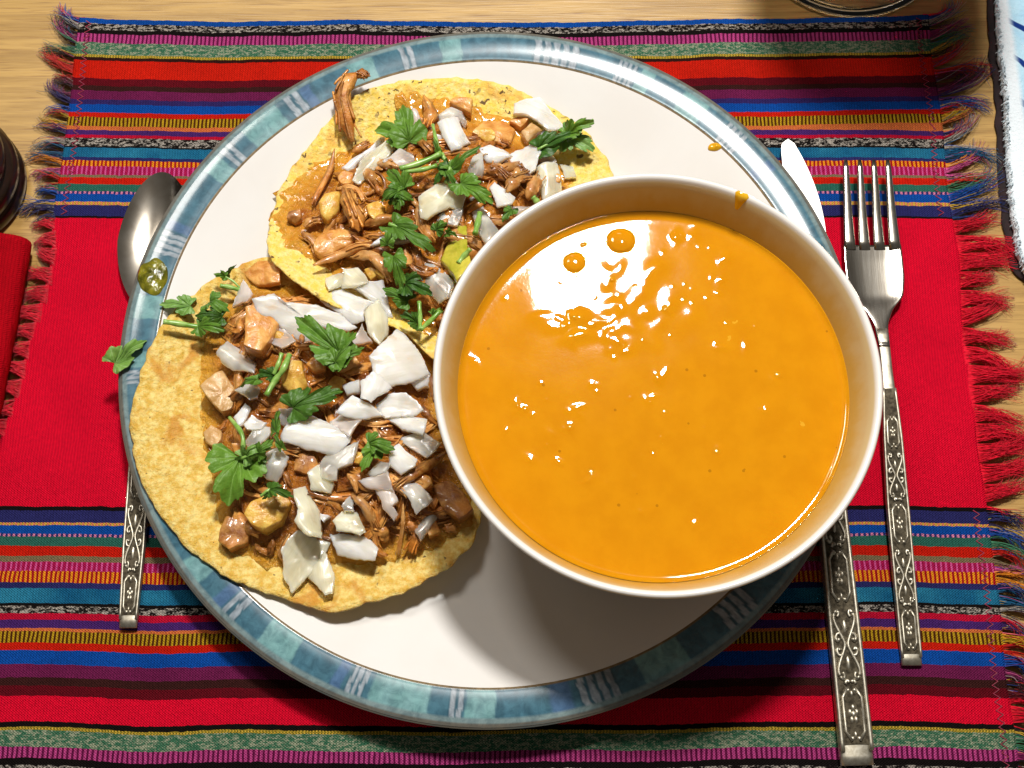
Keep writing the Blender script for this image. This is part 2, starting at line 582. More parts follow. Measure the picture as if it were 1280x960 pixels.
CC = {k: lin(h) for k, h in dict(red='d80a2c', redor='c41c0c', blue='0d489c', black='15100f', magenta='8c1d5c', green='3c7454',
      yellow='c09c38', brown='301410', maroon='5e0c18', dbrown='381a18', purm='6a1c48', indigo='30255e', salmon='cc6a38',
      purple='472466', crimson='b81030', teal='13547a', navy='2a2a60', taupe='7c6a4e', white='a49c92', gold='c29c1c',
      orange='e08a1c', pink='c8528c').items()}
ST = {
    'red': weave('weave_red', CC['red'], tuple(q * 0.9 for q in CC['red'])), 'redor': weave('weave_vermilion', CC['redor']),
    'blue': weave('weave_blue', CC['blue']), 'black': weave('weave_black', CC['black']),
    'mag': weave('weave_magenta', lin('5c123c'), lin('b0407c'), 'dash', 0.0017, 0.55),
    'gik': weave('weave_green_fleck', lin('38664c'), lin('8f957c'), 'ikat'), 'yel': weave('weave_yellow', CC['yellow'], lin('8a7a28'), 'dash', 0.0011, 0.6),
    'dkb': weave('weave_brown', CC['brown']), 'mar': weave('weave_maroon', CC['maroon']), 'dbr': weave('weave_umber', CC['dbrown']),
    'pum': weave('weave_plum', CC['purm']), 'ind': weave('weave_indigo', CC['indigo']),
    'ybd': weave('weave_yellow_dash', lin('4a220c'), lin('b08c1c'), 'dash', 0.0015, 0.5), 'sal': weave('weave_salmon', CC['salmon']),
    'pur': weave('weave_purple', CC['purple']), 'cri': weave('weave_crimson', CC['crimson']),
    'bwi': weave('weave_black_white', CC['black'], CC['white'], 'ikat'), 'tea': weave('weave_teal', CC['teal'], lin('2a7896')),
    'nav': weave('weave_navy', CC['navy']), 'ryd': weave('weave_red_yellow_dash', lin('9c0c1c'), CC['orange'], 'dash', 0.0016, 0.5),
    'mgd': weave('weave_magenta_dots', lin('a01448'), CC['pink'], 'dash', 0.0018, 0.35), 'tau': weave('weave_taupe', CC['taupe']),
    'gre': weave('weave_green', lin('2c6456')), 'pkl': weave('weave_pink_line', lin('2a2a66'), lin('c87898'), 'dash', 0.0018, 0.5),
    'ypl': weave('weave_yellow_pink', lin('d07c50'), CC['yellow'], 'dash', 0.0016, 0.45),
}
STCOL = dict(red='red', redor='redor', blue='blue', black='black', mag='magenta', gik='green', yel='yellow', dkb='brown', mar='maroon',
             dbr='dbrown', pum='purm', ind='indigo', ybd='gold', sal='salmon', pur='purple', cri='crimson', bwi='white', tea='teal',
             nav='navy', ryd='orange', mgd='pink', tau='taupe', gre='green', pkl='blue', ypl='yellow')

# ------------------------------------------------------------------ table
mb = MB()
mb.add([(-1.2, -0.9, 0), (1.2, -0.9, 0), (1.2, 0.9, 0), (-1.2, 0.9, 0), (-1.2, -0.9, -0.03), (1.2, -0.9, -0.03), (1.2, 0.9, -0.03), (-1.2, 0.9, -0.03)],
       [(0, 1, 2, 3), (7, 6, 5, 4), (0, 4, 5, 1), (1, 5, 6, 2), (2, 6, 7, 3), (3, 7, 4, 0)])
tag(mb.build('table', M['wood'], smooth=False), 'light brown wooden table top with fine horizontal grain', 'table', kind='structure')

# ------------------------------------------------------------------ woven place mat
top_b = [149.5, 147.2, 144.2, 142.3, 138.1, 132.5, 131.3, 129.8, 121.6, 118.3, 116.1, 112.1, 109.9, 106.2, 104.1, 100.1, 98.3, 96.1,
         94.7, 91.1, 90.4, 86.1, 84.7, 82.2, 78.4, 77.3, 74.5, 71.4, 70.3, 66.9, 65.5, 60.8, 60.0]
top_s = ['blue', 'bwi', 'black', 'mag', 'gik', 'yel', 'dkb', 'redor', 'mar', 'dbr', 'pum', 'ind', 'blue', 'redor', 'ybd', 'sal', 'pur',
         'cri', 'bwi', 'black', 'tea', 'nav', 'ryd', 'mgd', 'tau', 'redor', 'gre', 'pkl', 'blue', 'ypl', 'nav', 'black']
bot_b = [-54.5, -56.0, -60.4, -61.4, -64.5, -65.5, -68.9, -72.5, -74.5, -77.8, -82.0, -84.0, -89.3, -90.3, -92.8, -95.2, -98.1, -99.2,
         -103.2, -105.8, -110.7, -115.2, -118.0, -121.4, -130.1, -131.9, -133.0, -138.5, -142.3, -144.5, -148.0, -151.0]
bot_s = ['black', 'nav', 'ypl', 'blue', 'pkl', 'gre', 'redor', 'tau', 'mgd', 'ryd', 'nav', 'tea', 'black', 'bwi', 'cri', 'pur', 'sal', 'ybd',
         'redor', 'blue', 'pum', 'dbr', 'mar', 'red', 'black', 'yel', 'gik', 'mag', 'black', 'bwi', 'blue']
bounds = top_b + bot_b
names = top_s + ['red'] + bot_s
XL, XR = -0.1695, 0.1785


def mat_z(x, y):
    r = math.hypot(x, y)
    w = float(sstep(0.08, 0.15, r))
    return 0.0021 + w * 0.0021 * (0.5 + 0.5 * n3(x * 14, y * 22, 3.3)) + w * 0.0004 * n3(x * 60, y * 60, 1.0)


def mat_dy(x, y):
    w = 0.35 + 0.65 * float(sstep(0.06, 0.15, abs(y)))
    return w * (0.0032 * n3(x * 11 + 4, y * 3, 0.7) + 0.0010 * n3(x * 30, y * 6, 5.1)) + 0.010 * max(0.0, x - 0.11) * (1 if y > 0.1 else 0) * 3


def mat_dx(x, y):
    return 0.0016 * n3(y * 35, x * 2, 8.8) - (0.0105 * float(sstep(0.045, -0.05, y)) if x < -0.1 else 0.0)


keys = list(ST.keys())
mb = MB()
ys = []; rowm = []
for i, s in enumerate(names):
    a, c = bounds[i] / 1000, bounds[i + 1] / 1000
    k = max(1, int(math.ceil((a - c) / 0.0022)))
    for q in range(k):
        ys.append(a + (c - a) * q / k); rowm.append(keys.index(s))
ys.append(bounds[-1] / 1000)
NX = 300
xs = np.linspace(XL, XR, NX + 1)
pos = []
for y in ys:
    for x in xs:
        e = sstep(0.13, 0.17, abs(x))
        pos.append((x + mat_dx(x, y) * float(e), y + mat_dy(x, y) + 0.00030 * n3(x * 700, y * 300, 2.2) + 0.00022 * n3(x * 170, y * 300, 4.2), mat_z(x, y)))
NR = len(ys)
mb.v = [tuple(map(float, p)) for p in pos] + [(float(p[0]), float(p[1]), 0.0003) for p in pos]
K = NR * (NX + 1)
for j in range(NR - 1):
    for i in range(NX):
        a = j * (NX + 1) + i
        mb.f.append((a, a + NX + 1, a + NX + 2, a + 1)); mb.m.append(rowm[j])
for j in range(NR - 1):
    for i in (0, NX):
        a = j * (NX + 1) + i
        f = (a, a + K, a + NX + 1 + K, a + NX + 1)
        mb.f.append(f if i == 0 else f[::-1]); mb.m.append(rowm[j])
for i in range(NX):
    for j in (0, NR - 1):
        a = j * (NX + 1) + i
        f = (a, a + 1, a + 1 + K, a + K)
        mb.f.append(f if j == 0 else f[::-1]); mb.m.append(rowm[min(j, NR - 2)])
matO = thing('place_mat', (0, 0, 0), 'red woven place mat with multicoloured stripes and fringed ends under the plate', 'place mat')
mb.build('woven_cloth', [ST[k] for k in keys], matO)


def stripe_at(y):
    for i in range(len(names)):
        if bounds[i] / 1000 >= y >= bounds[i + 1] / 1000:
            return names[i]
    return 'red'


# fringe: each tassel a part of the mat
def tassel(side, y0, n, length, bend, spread):
    x0 = XR if side > 0 else XL
    x0 += mat_dx(x0, y0)
    mb = MB()
    yy = y0 + mat_dy(x0, y0)
    cv0 = random.gauss(0, 0.75)
    length *= random.uniform(0.75, 1.2)
    for k in range(n):
        dy = random.uniform(-1, 1) * spread
        s = stripe_at(y0 + dy)
        c = CC[STCOL[s]]
        if s not in ('red',) and random.random() < 0.14:
            c = random.choice([CC['crimson'], CC['blue'], CC['purple'], CC['white'], CC['teal'], CC['gold'], CC['pink']])
        f = random.uniform(0.75, 1.25)
        c = tuple(min(1, q * f) for q in c)
        L = length * random.uniform(0.55, 1.15)
        ph = random.uniform(0, 6.28); wv = random.uniform(0.0004, 0.0016)
        b2 = bend + random.gauss(0, 0.13)
        cv = cv0 + random.gauss(0, 0.35)
        lift = random.uniform(0.0, 0.0035)
        pts = []
        p = np.array([x0 - side * 0.002, yy + dy, 0.0024]); ang = 0.0
        m = 9
        for q in range(m):
            t = q / (m - 1)
            pts.append(p + np.array([0, wv * math.sin(ph + 6 * t) * t, 0]))
            ang = b2 * min(1, t * 1.6) + cv * t * t
            step = L / (m - 1)
            gather = -dy * 0.16 * (1 - t)
            p = p + np.array([side * step * math.cos(ang), step * math.sin(ang) + gather, 0])
            p[2] = max(0.0004, 0.0024 * (1 - t) + lift * math.sin(math.pi * min(1, t * 1.1)) + 0.0003)
        rr0 = 0.00013 * random.uniform(0.6, 1.3)
        tube(mb, pts, [rr0 * (1 - 0.5 * q / 8) for q in range(9)], 3, c)
    return mb.build('tassel', M['thread'], matO)


y = 0.147
while y > -0.149:
    inred = -0.054 < y < 0.060
    b_ = random.uniform(0.1, 0.75) if y > 0.055 else (random.uniform(-0.3, 0.5) if inred else random.uniform(-0.9, -0.1))
    if y > 0.12: b_ = random.uniform(0.5, 1.0)
    tassel(1, y, 125 if inred else 90, random.uniform(0.018, 0.025) if inred else random.uniform(0.018, 0.025), b_, 0.0042 if inred else 0.0034)
    y -= 0.0076 if inred else 0.0064
y = 0.147
while y > -0.03:
    inred = y < 0.060
    b_ = random.uniform(0.0, 0.8) if y > 0.09 else random.uniform(-0.2, 0.5)
    if y > 0.135: b_ = 1.0
    tassel(-1, y, 105 if inred else 85, random.uniform(0.009, 0.013) if inred else random.uniform(0.013, 0.019), b_, 0.0042 if inred else 0.0034)
    y -= 0.0076 if inred else 0.0068
# zigzag stitching that closes the ends
for side in (-1, 1):
    for y1, y2 in ((0.148, 0.061), (-0.0555, -0.149)):
        mb = MB(); pts = []; y = y1; k = 0
        xb = (XR - 0.0042) if side > 0 else (XL + 0.0042)
        while y > y2:
            x = xb + (0.0011 if k % 2 else -0.0011)
            x2 = x + mat_dx(x, y)
            pts.append((x2, y + mat_dy(x, y), mat_z(x, y) + 0.00025)); y -= 0.0014; k += 1
        tube(mb, pts, 0.00022, 4, lin('9c1c40'))
        mb.build('stitching', M['thread'], matO)

# ------------------------------------------------------------------ dinner plate
PZ = 0.0032                                         # height of the plate's foot
prof_top = [(0.0, 0.0090), (0.03, 0.0090), (0.06, 0.0090), (0.083, 0.0090), (0.090, 0.0096), (0.0955, 0.0110), (0.101, 0.0128), (0.107, 0.0149),
            (0.114, 0.0174), (0.1195, 0.01935), (0.1207, 0.0196), (0.124, 0.02018), (0.128, 0.02060), (0.1305, 0.02066)]
prof_edge = [(0.1324, 0.0204), (0.1333, 0.0195), (0.1329, 0.0185), (0.1310, 0.0176), (0.120, 0.0148), (0.105, 0.0092), (0.092, 0.0056), (0.082, 0.0046),
             (0.0795, PZ), (0.0765, PZ), (0.0745, 0.0050), (0.03, 0.0056), (0.0, 0.0056)]
dense = crom(prof_top, 4)
_pr = np.array([p[0] for p in dense]); _pz = np.array([p[1] for p in dense])


def zp(x, y):
    r = np.hypot(x, y)
    return np.interp(r, _pr, _pz, right=-0.5)


plate = thing('dinner_plate', (0, 0, PZ), 'large white plate with blue and teal patterned rim on the place mat', 'plate')
mb = MB()
lathe(mb, [tuple(p) for p in dense[1:]] + prof_edge[:-1], 220)
n0 = len(dense) - 1 + len(prof_edge) - 1
mb.m = [1 if (q % (n0 - 1)) >= len(dense) - 4 else 0 for q in range(len(mb.f))]
n0 = len(dense) - 1 + len(prof_edge) - 1
ctr = mb.add([(0, 0, 0.0090), (0, 0, 0.0056)], [])
for i in range(220):
    j = (i + 1) % 220
    mb.f.append((ctr, i * n0, j * n0)); mb.m.append(0)
    mb.f.append((ctr + 1, j * n0 + n0 - 1, i * n0 + n0 - 1)); mb.m.append(0)
mb.build('plate_body', [M['white_glaze'], mat2('slate_glaze', lin('5e6462'), lin('6e685c'), 90, 0.25)], plate, angle=60)

# printed band: (photo x, y, kind, half width in photo px)
feats = [(563, 55, 'p', 15), (508, 63, 'b2', 11), (448, 78, 'p', 19), (697, 58, 'b5', 32), (787, 82, 'b4', 14), (810, 95, 'p', 10), (868, 130, 'p', 20),
         (919, 168, 'b4', 17), (958, 210, 'n', 10), (368, 127, 'b2', 13), (384, 117, 'n', 10), (328, 155, 'p', 30), (289, 191, 'b2', 11), (270, 209, 'p', 14),
         (205, 303, 'b4', 17), (216, 283, 'n', 8), (183, 384, 'p', 17), (168, 450, 'p', 12), (167, 473, 'b3', 10), (167, 590, 'b6', 23), (244, 712, 'p', 17),
         (278, 747, 'n', 9), (291, 762, 'b2', 12), (347, 806, 'p', 24), (427, 843, 'n', 8), (447, 855, 'b3', 11), (500, 870, 'p', 36), (570, 881, 'b2', 9),
         (600, 882, 'p', 18), (745, 853, 'b4', 24), (700, 868, 'n', 16), (825, 820, 'p', 30), (915, 755, 'b4', 24), (1000, 640, 'p', 30), (1050, 400, 'p', 30)]
FE = []
for (px, py, k, hw) in feats:
    p = at(px, py, 0.0200); FE.append((math.atan2(p[1], p[0]), k, hw * 0.000283 / 0.126))
teal, deep, pale, grey, navy = lin('4a7486'), lin('3c6474'), lin('86b0b4'), lin('aab6c0'), lin('53709c')


def band_col(a, r):
    t = (r - 0.1205) / 0.0105
    c = np.array(teal) * (1 - 0.5 * (0.5 + 0.5 * n3(a * 5, 0, 2))) + np.array(deep) * 0.5 * (0.5 + 0.5 * n3(a * 5, 0, 2))
    c = c * (1 + 0.25 * n3(a * 60, t * 0.6, 4))
    if r < 0.1206: return np.array(lin('8a7658')) * (1 + 0.3 * n3(a * 90, 0, 0))
    if r > 0.1317: return np.array(lin('6d6a62'))
    if r > 0.1302: return np.array(lin('7f9496'))
    for fa, k, hw in FE:
        d = (a - fa + math.pi) % (2 * math.pi) - math.pi
        d += 0.006 * n3(t * 2.2, fa * 9, 1) + 0.002 * n3(t * 7, fa * 20, 3)
        if abs(d) > hw * 1.02: continue
        if k == 'p':
            e = float(sstep(hw * 1.02, hw * 0.9, abs(d)))
            m = 0.5 + 0.5 * n3(a * 26, t * 1.3, fa * 7)
            m2 = 0.5 + 0.5 * n3(a * 70, t * 3, fa * 3)
            pc = np.array(pale) * (0.55 + 0.45 * m) * (0.8 + 0.3 * m2) + np.array(lin('4fa09a')) * 0.3 * (1 - m)
            return c * (1 - e) + pc * e
        if k == 'n':
            e = 0.7 * float(sstep(hw * 1.02, hw * 0.6, abs(d)))
            return c * (1 - e) + np.array(navy) * e
        nb = int(k[1])
        u = (d + hw) / (2 * hw) * nb
        q = u - math.floor(u)
        gap = 0.13 + 0.10 * (0.5 + 0.5 * n3(math.floor(u) * 3.1 + fa * 7, t * 2.5, 0))
        if gap < q < 1 - gap:
            return np.array(grey) * (0.80 + 0.35 * n3(a * 130, t * 6, 5))
        return c * 0.8
    return c


mb = MB(); NA = 1440
rads = [0.1196, 0.1203, 0.1208] + list(np.linspace(0.1216, 0.1294, 7)) + [0.1303, 0.1312, 0.1318, 0.1327]
vs_ = []
edge_r = [p[0] for p in dense] + [0.1324, 0.1333]; edge_z = [p[1] for p in dense] + [0.0203, 0.0195]
for i in range(NA):
    a = 2 * math.pi * i / NA
    if a > math.pi: a -= 2 * math.pi
    for r in rads:
        z = float(np.interp(r, edge_r, edge_z)) + (0.00018 if r > 0.1198 else -0.00004)
        vs_.append((r * math.cos(a), r * math.sin(a), z))
        mb.c.append(tuple(float(q) for q in np.clip(band_col(a, r), 0.01, 1)))
k = len(rads); fs = []
for i in range(NA):
    j = (i + 1) % NA
    for q in range(k - 1):
        fs.append((i * k + q, i * k + q + 1, j * k + q + 1, j * k + q)[::-1])
mb.v = vs_; mb.f = [f[::-1] for f in fs]; mb.m = [0] * len(fs)
o = mb.build('patterned_rim', M['rim_print'], plate)
o['label'] = 'teal and pale blue band with bundles of white bars'

# ------------------------------------------------------------------ soup bowl and soup
BX, BY = 0.0538, -0.0292
BF = 0.0096
outer = [(0.0, BF + 0.002), (0.023, BF + 0.002), (0.0245, BF), (0.0275, BF), (0.0285, BF + 0.0025), (0.038, 0.0175), (0.050, 0.0260), (0.059, 0.0380), (0.0650, 0.0530), (0.0690, 0.0670), (0.0704, 0.0738)]
rimp = [(0.07055, 0.0748), (0.0700, 0.0756), (0.0692, 0.0757), (0.0684, 0.0750)]
inner = [(0.0668, 0.0705), (0.0631, 0.0604), (0.0575, 0.0450), (0.046, 0.0300), (0.030, 0.0200), (0.0, 0.0180)]
mb = MB()
po = [tuple(p) for p in crom(outer[4:], 3)]
pi_ = [tuple(p) for p in crom(inner, 3)][:-1]
pf = [(0.001, BF + 0.002)] + outer[1:4] + po + rimp + pi_ + [(0.001, 0.018)]
lathe(mb, pf, 160, (BX, BY))
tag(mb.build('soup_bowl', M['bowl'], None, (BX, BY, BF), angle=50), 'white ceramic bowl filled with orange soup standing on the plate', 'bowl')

SR = 0.0633
NRr, NAa = 230, 760
rr = np.linspace(0.0, 1.0, NRr) ** 0.9 * SR
aa = np.linspace(0, 2 * np.pi, NAa, endpoint=False)
Rg, Ag = np.meshgrid(rr, aa, indexing='ij')
SX, SY = BX + Rg * np.cos(Ag), BY + Rg * np.sin(Ag)
SZ = np.zeros_like(SX)
SZ += 0.0010 * np.exp((Rg - SR) / 0.0009)
for k in range(9):
    a = rng.uniform(0, 2 * np.pi); q = 2 * np.pi / rng.uniform(0.010, 0.03)
    SZ += 0.00001 * np.sin(q * (SX * np.cos(a) + SY * np.sin(a)) + rng.uniform(0, 6))


def lump(px, py, amp, sig, asp=1.0, ang=0.0):
    p = at(px, py, SOUP_Z)
    ex, ey = SX - p[0], SY - p[1]
    d2 = ((ex * math.cos(ang) + ey * math.sin(ang)) / asp) ** 2 + (ey * math.cos(ang) - ex * math.sin(ang)) ** 2
    m = d2 < (4 * sig) ** 2
    SZ[m] += amp * np.exp(-d2[m] / (2 * sig * sig))


spots = [(825, 474, 3), (715, 426, 3), (780, 436, 4), (645, 506, 3), (718, 511, 2), (707, 536, 2), (690, 545, 1), (937, 430, 2), (968, 474, 2), (905, 326, 4), (898, 350, 3),
         (902, 365, 1), (665, 576, 2), (696, 577, 2), (900, 562, 2), (940, 608, 1), (1040, 508, 2), (740, 600, 2), (868, 660, 2), (955, 512, 1), (812, 497, 1), (760, 418, 3),
         (1008, 579, 1), (850, 298, 3), (870, 300, 2), (652, 515, 2), (985, 540, 1), (595, 455, 1), (745, 480, 1), (630, 540, 1), (800, 640, 1), (905, 440, 1), (830, 385, 2), (845, 300, 2), (716, 395, 3), (705, 410, 2)]
for (px, py, n) in spots:
    for _ in range(n + 1):
        lump(px + rng.normal(0, 4), py + rng.normal(0, 4), rng.uniform(0.00003, 0.00016), rng.uniform(0.0004, 0.0010), rng.uniform(1, 2.5), rng.uniform(0, 3))
for _ in range(60):                                 # lumpy patch round the lamp's reflection
    lump(rng.normal(795, 34), rng.normal(368, 30), rng.uniform(0.00003, 0.00016) * rng.choice([1, 1, -0.6]), rng.uniform(0.0009, 0.0026), rng.uniform(1.0, 1.7), rng.uniform(0, 3))
for _ in range(45):
    lump(rng.normal(735, 26), rng.normal(408, 12), rng.uniform(0.00004, 0.00014), rng.uniform(0.0007, 0.0016), rng.uniform(1, 2.4), rng.normal(0.1, 0.5))
for _ in range(70):
    a = rng.uniform(0, 6.28); r = SR * math.sqrt(rng.uniform(0, 0.9))
    d2 = (SX - BX - r * math.cos(a)) ** 2 + (SY - BY - r * math.sin(a)) ** 2
    sg = rng.uniform(0.0003, 0.0007); m = d2 < (4 * sg) ** 2
    SZ[m] += rng.uniform(0.00002, 0.00008) * np.exp(-d2[m] / (2 * sg * sg))
for (px, py, R, h) in ((776, 301, 0.0044, 0.0012), (718, 328, 0.0034, 0.0009), (729, 306, 0.0007, 0.0004), (765, 350, 0.0008, 0.0004)):
    p = at(px, py, SOUP_Z)
    d = np.hypot(SX - p[0], SY - p[1])
    m = d < R
    SZ[m] = np.maximum(SZ[m], 0) + h * np.sqrt(np.clip(1 - (d[m] / R) ** 2, 0, 1)) * 0.9
SZ += SOUP_Z
mb = MB()
mb.v = np.stack([SX.ravel(), SY.ravel(), SZ.ravel()], -1).tolist()
I, J = np.meshgrid(np.arange(NRr - 1), np.arange(NAa), indexing='ij')
J2 = (J + 1) % NAa
F = np.stack([I * NAa + J, (I + 1) * NAa + J, (I + 1) * NAa + J2, I * NAa + J2], -1).reshape(-1, 4)
mb.f = [tuple(f) for f in F.tolist()]
bot = mb.add([(BX + 0.0575 * math.cos(a), BY + 0.0575 * math.sin(a), 0.0462) for a in aa], [])
for j in range(NAa):
    j2 = (j + 1) % NAa
    mb.f.append(((NRr - 1) * NAa + j, bot + j, bot + j2, (NRr - 1) * NAa + j2))
mb.f.append(tuple(bot + j for j in range(NAa))[::-1])
mb.m = [0] * len(mb.f)
tag(mb.build('pumpkin_soup', M['soup'], None, (BX, BY, SOUP_Z)), 'thick glossy orange soup with small bubbles inside the white bowl', 'soup')
# ------------------------------------------------------------------ FOOD_BELOW
# ------------------------------------------------------------------ tortillas (height fields)
def polyworld(px, z):
    return np.array([at(x, y, z)[:2] for x, y in px])


def inside_dist(P, x, y):
    """signed distance to polygon P (positive inside)"""
    A = P; B = np.roll(P, -1, 0)
    d = B - A
    t = np.clip(((x - A[:, 0]) * d[:, 0] + (y - A[:, 1]) * d[:, 1]) / (d ** 2).sum(1), 0, 1)
    dist = np.hypot(A[:, 0] + t * d[:, 0] - x, A[:, 1] + t * d[:, 1] - y).min()
    cr = ((A[:, 1] > y) != (B[:, 1] > y)) & (x < (B[:, 0] - A[:, 0]) * (y - A[:, 1]) / (B[:, 1] - A[:, 1] + 1e-15) + A[:, 0])
    return dist if cr.sum() % 2 else -dist


def smax(a, b, k=0.0015):
    return k * math.log(math.exp((a - 0.02) / k) + math.exp((b - 0.02) / k)) + 0.02


C1 = at(392, 545, 0.016)[:2]; R1 = 0.063
C2 = at(553, 285, 0.016)[:2]; R2 = 0.061


def zpl(x, y):
    r = math.hypot(x, y)
    return float(np.interp(r, _pr, _pz)) if r < 0.1305 else 0.0205


def z1(x, y):
    d = math.hypot(x - C1[0], y - C1[1]) / R1
    south = max(0.0, -(y - C1[1]) / R1)
    return smax(zpl(x, y) + 0.0024, 0.0118 + 0.0045 * d ** 3 + 0.006 * south ** 2) + 0.0005 * n3(x * 60, y * 60, 2)


def z2(x, y):
    d = math.hypot(x - C2[0], y - C2[1]) / R2
    s = (-(0.51) * (x - C2[0]) - 0.86 * (y - C2[1])) / R2
    return smax(zpl(x, y) + 0.0024, 0.0118 + 0.003 * d ** 3) + 0.015 * float(sstep(0.35, 1.05, s)) + 0.0004 * n3(x * 60, y * 60, 9)


T1 = [(205, 400), (185, 440), (172, 480), (162, 530), (168, 570), (180, 610), (205, 650), (240, 690), (290, 725), (340, 742), (385, 757), (420, 766), (450, 755), (500, 742),
      (550, 715), (585, 688), (600, 650), (602, 580), (580, 490), (530, 420), (450, 360), (390, 330), (345, 318), (300, 330), (260, 352), (230, 378)]
T2 = [(335, 290), (345, 250), (352, 230), (372, 202), (400, 165), (430, 130), (460, 110), (505, 100), (560, 97), (610, 100), (650, 113), (700, 140), (735, 165), (755, 195), (768, 222),
      (760, 270), (730, 320), (690, 360), (650, 400), (610, 440), (572, 462), (545, 452), (510, 418), (480, 400), (430, 388), (400, 373), (370, 352), (345, 332), (335, 312)]


def outline(px, zf, off=0.0, n=170, jag=0.0008, sd=0.0):
    P = np.array([on(x, y, zf, off)[:2] for x, y in px])
    Q = np.vstack([P, P[:1]])
    L = np.r_[0, np.cumsum(np.hypot(*np.diff(Q, axis=0).T))]
    t = np.linspace(0, L[-1], n, endpoint=False)
    R = np.stack([np.interp(t, L, Q[:, 0]), np.interp(t, L, Q[:, 1])], -1)
    for _ in range(3):
        R = 0.5 * R + 0.25 * (np.roll(R, 1, 0) + np.roll(R, -1, 0))
    c = R.mean(0)
    for i in range(n):
        k = n3(R[i, 0] * 260, R[i, 1] * 260, sd) + 0.6 * n3(R[i, 0] * 700, R[i, 1] * 700, sd)
        v = R[i] - c
        R[i] += v / np.hypot(*v) * jag * k
    return R, c


def disc(mb, R, c, zf, rings, thick, under=True, topf=None):
    n = len(R)
    ts = np.linspace(0, 1, rings + 1)[1:]
    vs_ = [(c[0], c[1], zf(c[0], c[1]))]
    for t in ts:
        for p in R:
            q = c + (p - c) * t
            z = zf(q[0], q[1]) if topf is None else topf(q[0], q[1], t)
            vs_.append((q[0], q[1], z))
    fs = [(0, 1 + i, 1 + (i + 1) % n) for i in range(n)]
    for k in range(rings - 1):
        for i in range(n):
            j = (i + 1) % n
            a = 1 + k * n; b_ = a + n
            fs.append((a + i, b_ + i, b_ + j, a + j))
    if thick:
        m = len(vs_)
        vs_ += [(x, y, z - thick) for x, y, z in vs_]
        fs += [tuple(m + q for q in f[::-1]) for f in fs]
        a = 1 + (rings - 1) * n
        # a rounded edge: one ring halfway, slightly out
        e = len(vs_)
        for i in range(n):
            x, y, z = vs_[a + i]
            v = np.array([x, y]) - c; v = v / np.hypot(*v) * thick * 0.35
            vs_.append((x + v[0], y + v[1], z - thick * 0.5))
        for i in range(n):
            j = (i + 1) % n
            fs.append((a + i, e + i, e + j, a + j))
            fs.append((e + i, m + a + i, m + a + j, e + j))
    mb.add(vs_, fs)


def ztop(f, sd):
    return lambda x, y, t=0: f(x, y) + 0.00030 * n3(x * 420, y * 420, sd) + 0.00045 * n3(x * 150, y * 150, sd + 3)


for zf, T, mat_, sd, lab in ((z1, T1, 'tort_gold', 1.0, 'golden corn tortilla resting on the blue plate rim, loaded with onion'),
                             (z2, T2, 'tort_pale', 6.0, 'pale yellow corn tortilla with charred specks whose edge overlaps the other')):
    R, c = outline(T, zf, 0, 190, 0.0009, sd)
    mb = MB()
    disc(mb, R, c, ztop(zf, sd), 30, 0.0012, topf=ztop(zf, sd))
    tag(mb.build('tortilla', M[mat_], None, (c[0], c[1], 0.012)), lab, 'tortilla')

# ------------------------------------------------------------------ filling
F1 = [(245, 470), (250, 540), (262, 610), (275, 680), (330, 712), (400, 705), (470, 706), (540, 690), (592, 655), (592, 600), (566, 520), (552, 455), (500, 408), (430, 385), (370, 350), (320, 345), (275, 372), (248, 420)]
F2 = [(343, 245), (337, 272), (352, 308), (400, 335), (450, 365), (510, 402), (566, 440), (620, 380), (672, 310), (712, 262), (722, 226), (698, 196), (668, 160), (634, 140), (600, 132), (566, 118), (530, 118), (512, 108), (488, 112), (500, 150), (462, 172), (420, 186), (372, 212)]
PF1 = polyworld(F1, 0.022); PF2 = polyworld(F2, 0.022)
H1, H2 = 0.0140, 0.0125
c2m = at(545, 270, 0.02)[:2]


def zf1(x, y):
    d = inside_dist(PF1, x, y)
    m = float(sstep(-0.002, 0.024, d))
    return z1(x, y) + 0.0006 + m * (H1 + 0.0030 * n3(x * 90, y * 90, 4) + 0.0016 * n3(x * 210, y * 210, 7))


def zf2(x, y):
    d = inside_dist(PF2, x, y)
    m = float(sstep(-0.001, 0.020, d))
    k = 0.35 + 0.65 * float(sstep(0.050, 0.020, math.hypot(x - c2m[0], y - c2m[1])))
    return z2(x, y) + 0.0006 + m * k * (H2 + 0.0030 * n3(x * 90, y * 90, 14) + 0.0016 * n3(x * 210, y * 210, 17))


for F_, zf, mat_, lab in ((F1, zf1, 'sauce', 'wet brown meat sauce spread over the golden tortilla'),
                          (F2, zf2, 'sauce_or', 'wet orange brown sauce spread over the pale yellow tortilla')):
    R, c = outline(F_, zf, 0, 200, 0.0030, 3.0)
    mb = MB()
    disc(mb, R, c, zf, 46, 0.0, topf=lambda x, y, t: zf(x, y) - 0.0012 * float(sstep(0.93, 1.0, t)) + 0.0008 * n3(x * 420, y * 420, 2) + 0.0004 * n3(x * 900, y * 900, 2))
    # a closed underside a little inside the tortilla's top
    n = len(R); a0 = len(mb.v) - n
    tz = z1 if zf is zf1 else z2
    b0 = mb.add([(p[0], p[1], tz(p[0], p[1]) - 0.0010) for p in R] + [(c[0], c[1], tz(c[0], c[1]) - 0.0010)], [])
    for i in range(n):
        j = (i + 1) % n
        mb.f += [(a0 + i, b0 + i, b0 + j, a0 + j), (b0 + n, b0 + j, b0 + i)]; mb.m += [0, 0]
    PFq = PF1 if zf is zf1 else PF2
    for v_ in mb.v:
        k_ = float(sstep(0.001, 0.012, inside_dist(PFq, v_[0], v_[1]) + 0.003 * n3(v_[0] * 120, v_[1] * 120, 5)))
        mb.c.append((k_, k_, k_))
    tag(mb.build('meat_sauce', M[mat_], None, (c[0], c[1], 0.015)), lab, 'sauce')


